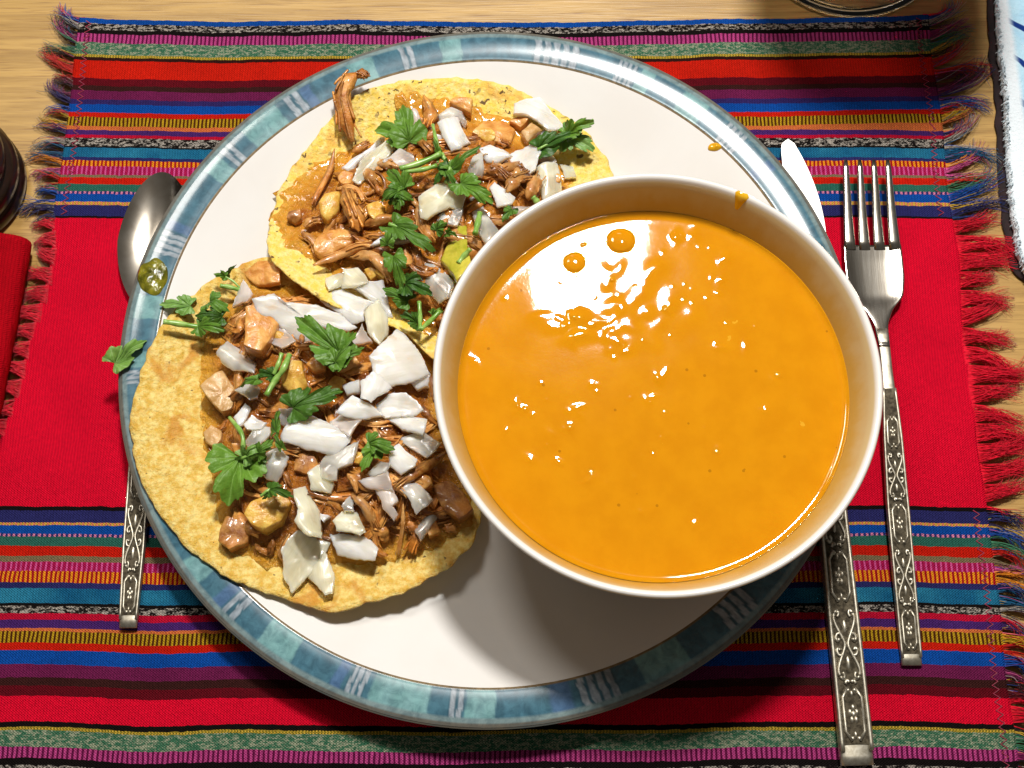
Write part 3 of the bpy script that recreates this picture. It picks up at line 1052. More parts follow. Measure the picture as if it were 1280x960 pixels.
def strand(mb, pts, r, fib=5, seed=0, sub=7, taper=True, nn=12):
    """a torn shred: ridged flat body with ragged ends and a few fibres peeling off"""
    P = crom(pts, sub)
    m = len(P)
    rs = random.Random(seed)
    fl = rs.uniform(0.45, 0.8); tw0 = rs.uniform(0, 3.1); tw = rs.uniform(-1.6, 1.6)
    vs_ = []; cs_ = []
    fr_ = []
    base_ = rs.uniform(0.75, 1.15)
    for i in range(m):
        t = i / (m - 1)
        tg = P[min(i + 1, m - 1)] - P[max(i - 1, 0)]
        tg = tg / (np.linalg.norm(tg) + 1e-12)
        s_ = np.cross(tg, [0, 0, 1.0]); s_ = s_ / (np.linalg.norm(s_) + 1e-9)
        u_ = np.cross(s_, tg)
        fr_.append((s_, u_))
        env = min(1.0, 0.25 + 3.2 * min(t, 1 - t)) * (1 + 0.35 * n3(t * 4, seed * 1.7, 1)) if taper else 1.0
        for k in range(nn):
            a = 2 * math.pi * k / nn
            rid = 1 + 0.30 * n3(math.cos(a) * 2.4, math.sin(a) * 2.4, seed + t * 0.9) + 0.22 * n3(math.cos(a) * 6, math.sin(a) * 6, seed + t * 2.5)
            sh = base_ * (1 + 0.55 * n3(k * 2.3, seed * 3.1, t * 1.2)) * (1 + 0.2 * n3(t * 9, k, seed))
            cs_.append((sh, sh * (1 + 0.08 * n3(k, seed, 4)), sh))
            q = a + tw0 + tw * t
            X = math.cos(q); Y = math.sin(q) * fl
            # keep the flat side roughly level
            vs_.append(P[i] + r * env * rid * (X * s_ + Y * u_) + tg * r * 0.8 * n3(k * 1.7, seed, 0) * (1 if i in (0, m - 1) else 0))
    fs = []
    for i in range(m - 1):
        for k in range(nn):
            k2 = (k + 1) % nn
            fs.append((i * nn + k, i * nn + k2, (i + 1) * nn + k2, (i + 1) * nn + k))
    fs.append(tuple(range(nn))[::-1]); fs.append(tuple((m - 1) * nn + k for k in range(nn)))
    mb.add(vs_, fs)
    mb.c += cs_
    for f in range(max(2, fib)):
        i0 = rs.randrange(0, max(1, m - 4)); i1 = min(m - 1, i0 + rs.randrange(3, max(4, m)))
        a = rs.uniform(0, 6.28); pk = rs.uniform(0.9, 1.6)
        q = [P[i] + r * (0.8 + 0.5 * pk * abs((i - i0) / max(1, i1 - i0) - 0.4)) * (math.cos(a) * fr_[i][0] + 0.7 * abs(math.sin(a)) * fr_[i][1]) for i in range(i0, i1 + 1)]
        sh = base_ * rs.uniform(0.7, 1.5)
        if len(q) > 2: tube(mb, q, r * rs.uniform(0.09, 0.20), 4, (sh, sh, sh))


# uncountable shreds: one heap on each tortilla
for idx, (PF, zf, n, mats, lab) in enumerate(((PF1, zf1, 165, ['meat', 'meat_dark', 'meat_pale'], 'heap of brown shredded meat on the golden tortilla'),
                                              (PF2, zf2, 160, ['meat', 'meat_pale', 'meat_dark'], 'heap of orange brown shredded meat on the pale yellow tortilla'))):
    mb = MB()
    lo, hi = PF.min(0), PF.max(0)
    k = 0
    while k < n:
        x, y = random.uniform(lo[0], hi[0]), random.uniform(lo[1], hi[1])
        d = inside_dist(PF, x, y)
        if d < 0.004: continue
        if idx == 1 and random.random() > sstep(0.058, 0.030, math.hypot(x - c2m[0], y - c2m[1])): continue
        k += 1
        L = random.uniform(0.006, 0.020); a = random.gauss(-0.9 if idx == 0 else -0.8, 0.8); r = random.uniform(0.0006, 0.0022) if random.random() < 0.7 else random.uniform(0.0003, 0.0006)
        pts = []
        cv = random.gauss(0, 1.2)
        px_, py_ = x, y
        up = random.uniform(-0.0014, 0.0007)
        for q in range(4):
            if inside_dist(PF, px_, py_) < 0.002: break
            pts.append((px_, py_, zf(px_, py_) + up + r * 0.5 + random.uniform(0, 0.0008)))
            a += cv / 3
            px_ += L / 3 * math.cos(a); py_ += L / 3 * math.sin(a)
        if len(pts) < 3: continue
        b0 = len(mb.f)
        strand(mb, pts, r, 4, k, 4, True, 10)
        mi = random.choice([0, 0, 1, 2])
        mb.m[b0:] = [mi] * (len(mb.f) - b0)
    c = PF.mean(0)
    tag(mb.build('shredded_meat', [M[q] for q in mats], None, (c[0], c[1], 0.02)), lab, 'meat', kind='stuff')

# single pieces of meat one can pick out
meats = [  # path px, lift above filling, radius, fibres, material, taco, label
    ([(447, 92), (433, 103), (428, 122), (433, 150), (440, 176)], 0.0045, 0.0034, 7, 'meat', 2, 'thick brown shred of meat sticking out past the pale tortilla over the plate'),
    ([(446, 90), (455, 94), (457, 98)], 0.0055, 0.0022, 5, 'meat_dark', 2, 'short dark meat tip at the end of the thick shred'),
    ([(392, 331), (420, 320), (446, 309), (464, 307)], 0.0045, 0.0017, 5, 'meat_pale', 2, 'long pale meat strand lying beside the tortilla fold'),
    ([(440, 322), (462, 319), (480, 334), (490, 352)], 0.0045, 0.0019, 5, 'meat_pale', 2, 'bent pale meat strand running towards the tortilla fold'),
    ([(522, 258), (527, 278), (535, 292), (543, 302)], 0.004, 0.0022, 5, 'meat_pale', 2, 'curled orange meat nub below the large clear onion piece'),
    ([(530, 120), (538, 141), (533, 160)], 0.003, 0.0020, 5, 'meat', 2, 'curved meat shred beside the dark cilantro leaf'),
    ([(418, 186), (412, 212), (396, 244), (390, 256)], 0.003, 0.0011, 4, 'meat', 2, 'thin curved onion coloured meat strand at the sauce edge'),
    ([(430, 236), (440, 262), (450, 288)], 0.003, 0.0034, 7, 'meat', 2, 'wide ribbed slab of brown meat between the potato chunks'),
    ([(380, 283), (392, 276), (403, 274)], 0.003, 0.0018, 5, 'meat_pale', 2, 'small orange meat scrap in the wet sauce'),
    ([(634, 240), (644, 224), (660, 219)], 0.004, 0.0022, 5, 'meat_pale', 2, 'orange meat nub beside the bowl wall'),
    ([(659, 249), (667, 232), (673, 219)], 0.004, 0.0024, 5, 'meat_pale', 2, 'orange meat nub next to the upright onion slab'),
    ([(608, 215), (622, 214), (634, 226)], 0.003, 0.0024, 6, 'meat_dark', 2, 'dark brown meat lump between the onion pieces'),
    ([(440, 190), (450, 184), (462, 178)], 0.003, 0.0016, 5, 'meat', 2, 'frayed meat end at the foot of the thick shred'),
    ([(520, 170), (530, 180), (540, 190)], 0.003, 0.0018, 5, 'meat', 2, 'brown meat shred under the cilantro stems'),
    ([(586, 300), (596, 306), (604, 312)], 0.003, 0.0017, 5, 'meat_pale', 2, 'small orange meat strand against the bowl'),
    ([(556, 566), (540, 578), (520, 591), (494, 609)], 0.004, 0.0019, 5, 'meat', 1, 'long twisted meat strand reaching towards the bowl'),
    ([(440, 618), (458, 636), (470, 662)], 0.003, 0.0016, 5, 'meat_pale', 1, 'golden meat strand among the onions'),
    ([(504, 630), (503, 660), (497, 694)], 0.003, 0.0007, 3, 'meat_pale', 1, 'very thin stringy meat fibre hanging down to the tortilla'),
    ([(480, 645), (470, 672), (474, 690), (484, 694)], 0.0025, 0.0014, 5, 'meat', 1, 'hooked meat strand at the edge of the filling'),
    ([(434, 592), (442, 602), (446, 616)], 0.004, 0.0011, 4, 'meat_pale', 1, 'small tan meat strand beside the dark hollow'),
    ([(510, 652), (520, 668), (512, 690)], 0.0025, 0.0022, 6, 'meat_dark', 1, 'dark meat bundle next to the stringy fibre'),
    ([(345, 376), (362, 378), (388, 375)], 0.003, 0.0019, 5, 'meat_pale', 1, 'pale meat strip under the tortilla fold'),
    ([(300, 398), (298, 412), (288, 408)], 0.004, 0.0017, 5, 'meat', 1, 'meat shred beside the pointed onion'),
    ([(360, 705), (352, 690), (362, 668)], 0.0025, 0.0012, 4, 'meat_pale', 1, 'pale meat strand beside the pair of cut onions'),
]
for k, (path, up, r, fib, mt, tc, lab) in enumerate(meats):
    zf = zf1 if tc == 1 else zf2
    P = [on(x, y, zf, up) for x, y in path]
    mb = MB()
    strand(mb, P, r, fib, 100 + k, 8)
    c = np.mean(P, 0)
    tag(mb.build('meat_shred', M[mt], None, c), lab, 'meat', 'shreds of meat on the tortillas')


def slab(px, zf, up, thick, curve, tilt, seed, soft=0.0, rough=0.0):
    """a cut piece with the given outline, its own thickness, rounded edge and a curved top"""
    rs = random.Random(seed)
    cx, cy = np.mean(px, 0)
    c = on(cx, cy, zf, up)
    gx, gy = tilt
    V = []
    for x, y in px:
        p = at(x, y, c[2])
        for _ in range(4):
            p = at(x, y, c[2] + gx * (p[0] - c[0]) + gy * (p[1] - c[1]))
        V.append(p[:2])
    V = np.array(V)
    cen = V.mean(0)
    R = []
    for i in range(len(V)):
        p, q = V[i], V[(i + 1) % len(V)]
        m_ = max(2, int(np.hypot(*(q - p)) / 0.0009))
        nv = np.array([q[1] - p[1], p[0] - q[0]]); nv = nv / (np.hypot(*nv) + 1e-12)
        bow = rs.uniform(-0.06, 0.06) * np.hypot(*(q - p)) if soft < 0.5 else 0.06 * np.hypot(*(q - p))
        for k in range(m_):
            t_ = k / m_
            R.append(p + (q - p) * t_ + nv * (bow * math.sin(math.pi * t_) * (-1 if soft >= 0.5 else 1) + rs.gauss(0, 0.00010) * (k > 0)))
    R = np.array(R); n = len(R)
    if soft:
        R = (1 - soft * 0.6) * R + soft * 0.3 * (np.roll(R, 1, 0) + np.roll(R, -1, 0))
    d = V - cen
    w, ev = np.linalg.eigh(d.T @ d)
    ax = ev[:, 1]; ay = ev[:, 0]                      # long axis, cross axis
    hw = max(1e-4, np.abs(d @ ay).max())
    ang = math.atan2(ax[1], ax[0]) - math.pi / 2
    if 0 < soft < 0.5:
        rings = [(0.0, 0.0), (0.3, 0.0), (0.6, 0.0), (0.86, 0.004), (0.95, 0.02), (0.985, 0.07), (1.0, 0.18), (1.0, 0.7), (0.95, 1.0), (0.5, 1.0), (0.0, 1.0)]
    elif soft < 0.5:
        rings = [(0.0, 0.0), (0.3, 0.0), (0.6, 0.0), (0.80, 0.0), (0.92, 0.02), (0.97, 0.07), (0.995, 0.18), (0.975, 0.42), (0.92, 0.75), (0.80, 1.0), (0.5, 1.0), (0.0, 1.0)]
    else:
        rings = [(0.0, 0.0), (0.3, 0.0), (0.6, 0.0), (0.82, 0.02), (0.93, 0.09), (1.0, 0.26), (1.01, 0.6), (0.93, 1.0), (0.5, 1.0), (0.0, 1.0)]
    bend = rs.uniform(-0.5, 0.5) * curve
    hl = max(1e-4, np.abs(d @ ax).max())
    vs_ = []
    for s, dep in rings:
        for p in (R if s > 0 else [cen]):
            q = cen + (p - cen) * s
            e = q - cen
            u = (e @ ay) / hw
            z = c[2] + gx * e[0] + gy * e[1] + curve * (1 - u * u) - curve * 0.5 + bend * ((e @ ax) / hl) ** 2
            z += rough * n3(q[0] * 320, q[1] * 320, seed) * (1 if dep < 0.5 else 0.3)
            z -= dep * thick * (1 + 0.12 * n3(q[0] * 200, q[1] * 200, seed + 9))
            vs_.append((q[0], q[1], z))
    fs = []; off = []
    o_ = 0
    for s, dep in rings:
        off.append(o_); o_ += n if s > 0 else 1
    for k in range(len(rings) - 1):
        a, b_ = off[k], off[k + 1]
        for i in range(n):
            j = (i + 1) % n
            if rings[k][0] == 0: fs.append((a, b_ + i, b_ + j))
            elif rings[k + 1][0] == 0: fs.append((a + i, b_, a + j))
            else: fs.append((a + i, b_ + i, b_ + j, a + j))
    return vs_, fs, np.array([cen[0], cen[1], c[2]]), ang


def put_slab(name, mat_, data):
    vs_, fs, c, ang = data
    V = np.array(vs_) - c
    ca, sa = math.cos(-ang), math.sin(-ang)
    V2 = np.stack([ca * V[:, 0] - sa * V[:, 1], sa * V[:, 0] + ca * V[:, 1], V[:, 2]], -1)
    mb = MB()
    mb.add(V2, fs)
    o = mb.build(name, mat_, None, (0, 0, 0), angle=38)
    o.location = c
    o.rotation_euler = (0, 0, ang)
    return o


G1, G2 = 'the golden tortilla', 'the pale yellow tortilla'
chunks = [
    ([(398, 252), (405, 241), (424, 237), (424, 261), (409, 276), (401, 269)], 'potato', 2, 0.005, 0.009, 'yellow rounded potato chunk beside the wide meat slab'),
    ([(392, 301), (403, 289), (426, 284), (452, 293), (435, 308), (403, 321), (392, 314)], 'potato_or', 2, 0.005, 0.009, 'large amber potato wedge above the long pale meat strand'),
    ([(454, 336), (465, 333), (476, 340), (463, 351)], 'potato', 2, 0.003, 0.007, 'small yellow potato cube by the tortilla fold'),
    ([(561, 129), (568, 120), (591, 120), (589, 142), (576, 135)], 'potato_or', 2, 0.004, 0.008, 'orange cut cube behind the upright white onion'),
    ([(589, 165), (606, 150), (630, 150), (645, 163), (637, 180), (606, 174)], 'potato_or', 2, 0.003, 0.008, 'soft orange potato lump in the middle of the pale tortilla'),
    ([(636, 152), (649, 144), (662, 148), (651, 159)], 'potato_or', 2, 0.003, 0.006, 'small orange chunk under the long white onion slice'),
    ([(651, 163), (664, 152), (679, 161), (660, 178)], 'pork_pink', 2, 0.004, 0.007, 'pinkish cut cube beside the long white onion slice'),
    ([(550, 325), (572, 278), (584, 282), (590, 332), (571, 352)], 'potato_gr', 2, 0.004, 0.009, 'greenish yellow chunk against the bowl'),
    ([(352, 449), (377, 449), (386, 483), (367, 492), (352, 481)], 'potato', 1, 0.005, 0.010, 'yellow potato cube beside the cilantro stem'),
    ([(248, 481), (277, 461), (298, 492), (289, 511), (277, 515)], 'pork_pink', 1, 0.005, 0.009, 'wet pinkish brown chunk at the sauce edge'),
    ([(303, 641), (312, 626), (350, 611), (365, 628), (350, 652), (329, 663), (314, 656)], 'potato', 1, 0.006, 0.012, 'large golden potato chunk below the big cilantro leaf'),
    ([(271, 675), (282, 643), (312, 654), (309, 679), (286, 688)], 'meat_dark', 1, 0.004, 0.009, 'brown gristly meat lump beside the golden potato chunk'),
    ([(306, 382), (324, 380), (349, 404), (326, 440), (304, 432)], 'potato_or', 1, 0.005, 0.010, 'reddish brown chunk below the pointed onion'),
    ([(537, 607), (563, 599), (592, 636), (574, 650), (554, 638)], 'meat', 1, 0.005, 0.010, 'brown meat chunk leaning towards the bowl'),
    ([(372, 565), (392, 566), (400, 582), (384, 594), (366, 588)], 'meat_dark', 1, 0.003, 0.008, 'dark brown lump below the grooved onion piece'),
    ([(402, 444), (440, 440), (452, 456), (424, 466)], 'potato_or', 1, 0.003, 0.008, 'amber chunk under the paired cilantro leaves'),
    ([(300, 336), (330, 322), (352, 330), (350, 352), (322, 356)], 'potato_or', 1, 0.002, 0.004, 'smooth orange lump at the edge of the golden tortilla'),
    ([(466, 610), (478, 604), (486, 616), (474, 628)], 'potato_or', 1, 0.002, 0.006, 'small amber chunk between the onion pieces'),
    ([(396, 378), (404, 372), (426, 378), (420, 386)], 'meat', 1, 0.002, 0.006, 'brown meat piece tucked under the fold'),
]
ec = [(395, 455, 13, 'potato_or', 1, 'small amber chunk behind the ragged cilantro leaf'), (420, 478, 12, 'potato', 1, 'yellow potato bit between cilantro leaf and white onion cube'), (300, 560, 12, 'potato_or', 1, 'amber chunk at the stem of the large broad cilantro leaf'), (266, 545, 15, 'pork_pink', 1, 'pale wet chunk sunk in the sauce edge of the golden tortilla'), (446, 572, 11, 'potato', 1, 'small yellow potato bit beside the ragged clear onion slice'), (528, 600, 13, 'potato_or', 1, 'amber potato chunk under the twisted meat strand'), (345, 560, 10, 'potato', 1, 'small yellow cube touching the grooved onion'), (350, 425, 13, 'potato', 1, 'golden chunk in front of the pinkish onion wedge'), (540, 660, 13, 'potato_or', 1, 'amber chunk at the sauce edge beside the clear onion sliver'), (432, 222, 12, 'potato_or', 2, 'amber potato chunk under the slanted white onion strip'), (470, 262, 14, 'potato', 2, 'golden potato chunk beside the bushy cilantro knot'), (508, 322, 12, 'potato_or', 2, 'amber chunk beneath the long folded cilantro leaf'), (478, 338, 10, 'potato', 2, 'small golden cube beside the bent pale meat strand'), (610, 168, 13, 'potato', 2, 'golden potato piece behind the soft orange lump'), (368, 270, 11, 'meat_dark', 2, 'small dark lump in the wet orange sauce'), (690, 222, 12, 'potato_or', 2, 'amber chunk behind the upright cream onion slab')]
for (cx_, cy_, r_, mt, tc, lab) in ec:
    rs = random.Random(cx_ * 7 + cy_)
    n_ = rs.choice([4, 5, 5, 6]); a_ = rs.uniform(0, 6)
    chunks.append(([(cx_ + r_ * rs.uniform(0.75, 1.2) * math.cos(a_ + 6.283 * q / n_), cy_ + r_ * rs.uniform(0.65, 1.05) * math.sin(a_ + 6.283 * q / n_)) for q in range(n_)], mt, tc, 0.0032, 0.008, lab))
for k, (px, mt, tc, up, th_, lab) in enumerate(chunks):
    zf = zf1 if tc == 1 else zf2
    rs = random.Random(k * 7 + 3)
    if mt in ('meat', 'meat_dark'): mt = 'meat_lump'
    d = slab(px, zf, up, th_, 0.0010, (rs.uniform(-0.3, 0.3), rs.uniform(-0.3, 0.3)), 40 + k, 0.45, rough=0.0009)
    nm = 'meat_chunk' if 'meat' in mt or 'pork' in mt else 'potato_chunk'
    tag(put_slab(nm, M[mt], d), lab, 'meat' if nm == 'meat_chunk' else 'potato', 'chunks in the filling')

ON = 0.0030
onions = [  # outline px, material, tortilla, height step, curvature, label
    ([(429, 207), (454, 191), (474, 173), (480, 174), (472, 187), (450, 202), (440, 216)], 0, 2, 2, .0010, 'slanted white onion strip beside the thick meat shred'),
    ([(451, 202), (461, 192), (491, 167), (498, 180), (480, 200), (450, 228), (442, 222)], 2, 2, 3, .0014, 'slanted cream onion strip lying over another strip'),
    ([(480, 202), (499, 185), (516, 196), (517, 202), (504, 209), (484, 211)], 3, 2, 1, .0012, "pinkish onion piece tucked under the slanted cream strip"),
    ([(515, 136), (521, 138), (526, 153), (524, 162), (517, 165)], 3, 2, 1, .0006, "narrow pinkish onion sliver beside the curved meat shred"),
    ([(549, 144), (564, 133), (577, 139), (583, 152), (580, 159), (572, 146), (551, 152)], 1, 2, 1, .0010, "clear onion piece behind the upright white block"),
    ([(548, 152), (572, 146), (587, 176), (577, 184), (564, 186)], 0, 2, 3, .0016, 'upright bright white onion block in front of the orange cube'),
    ([(645, 130), (675, 122), (701, 154), (702, 159), (684, 161), (660, 144), (644, 141)], 0, 2, 2, .0012, 'long white onion slice at the far edge of the pale tortilla'),
    ([(598, 187), (613, 180), (628, 187), (639, 195), (622, 202), (609, 201)], 0, 2, 1, .0010, "white onion piece beside the narrow cilantro blade"),
    ([(628, 202), (645, 189), (664, 180), (675, 189), (669, 210), (662, 216), (645, 210)], 0, 2, 2, .0014, "broad white onion piece in front of the pinkish cut cube"),
    ([(671, 187), (688, 189), (695, 201), (690, 204), (675, 202)], 3, 2, 1, .0008, "pinkish onion bit at the foot of the curled cilantro leaf"),
    ([(671, 210), (679, 205), (696, 205), (701, 236), (679, 249)], 2, 2, 2, .0012, 'upright cream onion slab touching the bowl rim'),
    ([(585, 210), (591, 197), (602, 191), (605, 210), (602, 219), (587, 219)], 1, 2, 1, .0010, "clear onion chip between cilantro blade and dark meat lump"),
    ([(613, 236), (619, 230), (643, 246), (639, 255), (622, 257)], 0, 2, 2, .0010, "white onion chip at the tip of the oblong cilantro leaflet"),
    ([(671, 169), (681, 163), (682, 172), (675, 176)], 0, 2, 0, .0004, "tiny white onion bit beside the pinkish cut cube"),
    ([(525, 244), (544, 231), (565, 224), (582, 244), (576, 261), (561, 259), (535, 274), (528, 272)], 2, 2, 3, .0016, 'large clear onion piece under the cilantro knot'),
    ([(544, 274), (561, 261), (578, 260), (571, 281)], 1, 2, 1, .0006, "clear onion chip sticking out below the large clear piece"),
    ([(588, 246), (602, 254), (619, 282), (625, 289), (608, 302), (599, 291)], 1, 2, 2, .0014, "clear onion slab under the short bare cilantro stem"),
    ([(632, 256), (662, 258), (648, 267), (636, 266)], 3, 2, 1, .0006, "pinkish onion sliver touching the bowl above the cilantro tip"),
    ([(464, 306), (486, 291), (511, 301), (494, 304)], 0, 2, 2, .0006, 'thin onion sliver beside the small round cilantro leaf'),
    ([(523, 329), (542, 331), (566, 351), (561, 370), (548, 376), (522, 342)], 1, 2, 2, .0014, 'greyish onion block against the bowl beside green cilantro'),
    ([(545, 168), (556, 170), (560, 188), (548, 184)], 3, 2, 0, .0006, "pinkish onion bit under the upright white block"),
    ([(407, 347), (430, 341), (430, 356), (411, 362)], 2, 1, 5, .0008, 'small cream onion square at the tortilla fold'),
    ([(430, 337), (447, 335), (460, 352), (445, 358), (428, 358)], 2, 1, 5, .0010, "cream onion block beside the small cream square at the fold"),
    ([(398, 370), (430, 361), (466, 377), (454, 388), (454, 399), (437, 403), (409, 382)], 0, 1, 6, .0022, 'brightest broad white onion petal at the tortilla fold'),
    ([(441, 358), (479, 352), (482, 367), (490, 394), (482, 394), (467, 379)], 0, 1, 5, .0016, "white onion petal behind the brightest broad petal"),
    ([(454, 388), (477, 373), (484, 416), (475, 431), (460, 414)], 2, 1, 6, .0014, "long cream onion petal hanging down from the tortilla fold"),
    ([(320, 376), (345, 369), (352, 380), (376, 381), (394, 382), (421, 392), (441, 409), (430, 413), (402, 409), (392, 424), (374, 428), (344, 401), (325, 393)], 0, 1, 4, .0020, 'long wide white onion petal under the paired cilantro leaves'),
    ([(326, 423), (345, 405), (368, 425), (351, 434)], 3, 1, 2, .0010, "pinkish onion wedge under the long wide petal"),
    ([(434, 433), (452, 405), (464, 426), (445, 430)], 3, 1, 4, .0006, "pinkish onion triangle behind the paired cilantro leaf tips"),
    ([(464, 446), (496, 412), (528, 452), (535, 467), (516, 476), (477, 482), (468, 472)], 0, 1, 5, .0026, 'large domed onion wedge beside the dark gap near the bowl'),
    ([(514, 476), (537, 467), (535, 482), (522, 487)], 0, 1, 4, .0010, "small glossy onion cube at the corner of the large domed wedge"),
    ([(451, 476), (467, 467), (488, 484), (471, 495), (464, 503), (452, 497)], 0, 1, 3, .0016, "white onion cube in front of the large domed wedge"),
    ([(428, 482), (448, 474), (449, 489), (434, 493)], 0, 1, 3, .0008, "small white onion chip at the ragged cilantro leaf tip"),
    ([(272, 442), (285, 427), (300, 436), (319, 453), (317, 467), (292, 461), (277, 451)], 1, 1, 3, .0024, 'rounded glossy onion piece above the pinkish chunk'),
    ([(291, 382), (304, 350), (315, 367), (309, 376)], 3, 1, 5, .0006, 'pointed pinkish onion triangle near the cilantro at the tortilla edge'),
    ([(294, 487), (319, 476), (324, 485), (321, 496), (311, 498)], 1, 1, 3, .0010, "clear onion chip under the tiny cilantro stub"),
    ([(292, 521), (306, 505), (313, 511), (304, 530), (298, 532)], 0, 1, 2, .0010, "small white onion stick beside the big cilantro leaf's stem"),
    ([(305, 530), (315, 519), (332, 528), (324, 536), (309, 536)], 0, 1, 3, .0010, "small white onion block next to the onion stick"),
    ([(306, 551), (319, 532), (336, 534), (336, 543), (322, 556), (311, 558)], 1, 1, 3, .0012, "clear onion cube under the pale cilantro leaflet"),
    ([(330, 569), (349, 560), (359, 571), (345, 601), (334, 598), (321, 581)], 1, 1, 3, .0014, "clear onion slab beside the large broad cilantro leaf"),
    ([(349, 511), (368, 509), (366, 519), (357, 532), (350, 528)], 1, 1, 2, .0008, "clear onion chip poking out behind the grooved onion"),
    ([(354, 545), (366, 517), (389, 519), (415, 532), (436, 539), (434, 552), (417, 567), (383, 560), (355, 551)], 0, 1, 4, .0020, 'wide grooved onion piece in the middle of the golden tortilla'),
    ([(422, 515), (441, 494), (460, 504), (479, 520), (458, 523), (437, 521)], 0, 1, 4, .0014, "pointed white onion piece just behind the grooved onion"),
    ([(413, 528), (424, 519), (454, 522), (436, 545), (419, 534)], 3, 1, 3, .0008, "pinkish onion chip between the grooved and the pointed onion"),
    ([(469, 506), (486, 493), (507, 492), (527, 511), (514, 519), (482, 522)], 0, 1, 4, .0016, "broad white onion piece beside the pointed one"),
    ([(482, 524), (509, 520), (532, 523), (527, 542), (503, 536)], 0, 1, 4, .0010, "white onion strip in front of the broad piece near the bowl"),
    ([(499, 547), (527, 538), (549, 554), (533, 571), (514, 560)], 1, 1, 3, .0012, "clear onion block between white strip and twisted meat strand"),
    ([(487, 581), (488, 567), (499, 556), (520, 573), (516, 584), (501, 592)], 0, 1, 4, .0014, "bright onion lump beside the cupped cilantro leaves"),
    ([(460, 592), (473, 576), (486, 579), (482, 590), (467, 595)], 1, 1, 3, .0008, "clear onion chip under the cupped cilantro leaves"),
    ([(400, 581), (409, 567), (447, 552), (439, 579), (422, 586), (421, 599), (404, 597)], 1, 1, 3, .0010, "ragged clear onion slice in front of the grooved onion"),
    ([(385, 592), (398, 582), (417, 605), (413, 616), (389, 611)], 2, 1, 2, .0010, "cream onion block beside the dark brown lump"),
    ([(449, 601), (484, 590), (490, 612), (471, 612), (458, 609)], 3, 1, 3, .0008, "flat pinkish onion slice next to the twisted meat strand"),
    ([(470, 614), (490, 611), (497, 626), (490, 633), (497, 642), (492, 650), (479, 635)], 3, 1, 4, .0010, "stepped pinkish onion strip among the meat shreds"),
    ([(501, 612), (520, 603), (540, 624), (533, 633), (520, 641), (514, 627)], 1, 1, 4, .0014, "angular clear onion cube beside the brown meat chunk"),
    ([(368, 614), (382, 610), (398, 638), (401, 671), (384, 667), (368, 649), (373, 636)], 2, 1, 4, .0014, 'tall cream onion slice beside the golden potato chunk'),
    ([(353, 688), (373, 665), (410, 680), (399, 699), (366, 738), (355, 717)], 2, 1, 3, .0020, 'big cream onion wedge lying out on the bare tortilla'),
    ([(382, 719), (406, 691), (417, 717), (415, 741), (406, 743)], 2, 1, 2, .0014, 'smaller cream onion wedge tucked beneath the big one at the tortilla edge'),
    ([(417, 651), (428, 640), (445, 640), (456, 664), (449, 668), (421, 662)], 2, 1, 3, .0010, "cream onion piece stacked against the long white slab"),
    ([(413, 665), (454, 671), (471, 686), (467, 699), (423, 692)], 0, 1, 3, .0016, 'long white onion slab at the lower edge of the filling'),
    ([(427, 632), (442, 616), (442, 638), (430, 638)], 1, 1, 2, .0006, "clear onion triangle standing between the meat shreds"),
    ([(519, 662), (541, 638), (546, 647), (526, 675)], 1, 1, 2, .0008, "clear onion sliver beside the brown meat chunk"),
    ([(396, 640), (412, 645), (404, 652)], 0, 1, 2, .0004, "tiny white onion chip beside the tall cream slice"),
    ([(700, 205), (716, 208), (720, 220), (706, 222)], 2, 2, 0, .0004, "flat cream onion bit on the pale tortilla by the bowl"),
]
for k, (px, mi, tc, lay, cv, lab) in enumerate(onions):
    zf = zf1 if tc == 1 else zf2
    rs = random.Random(k * 13 + 1)
    g = (rs.uniform(-0.32, 0.32), rs.uniform(-0.38, 0.22))
    th_ = 0.0026 + 0.0014 * rs.random()
    cx_, cy_ = np.mean(px, 0)
    px = [(cx_ + (x - cx_) * 1.10, cy_ + (y - cy_) * 1.10) for x, y in px]
    d = slab(px, zf, 0.0012 + lay * 0.0012, th_, cv * (1.2 if rs.random() < 0.75 else -0.6), g, 200 + k, 0.0, rough=0.0005)
    own = lab
    if lab is None:
        lab = 'small chopped white onion piece scattered on ' + (G1 if tc == 1 else G2)
    tag(put_slab('onion_piece', M['onion'][mi], d), lab, 'onion',
        'chopped onion on ' + (G1 if tc == 1 else G2))

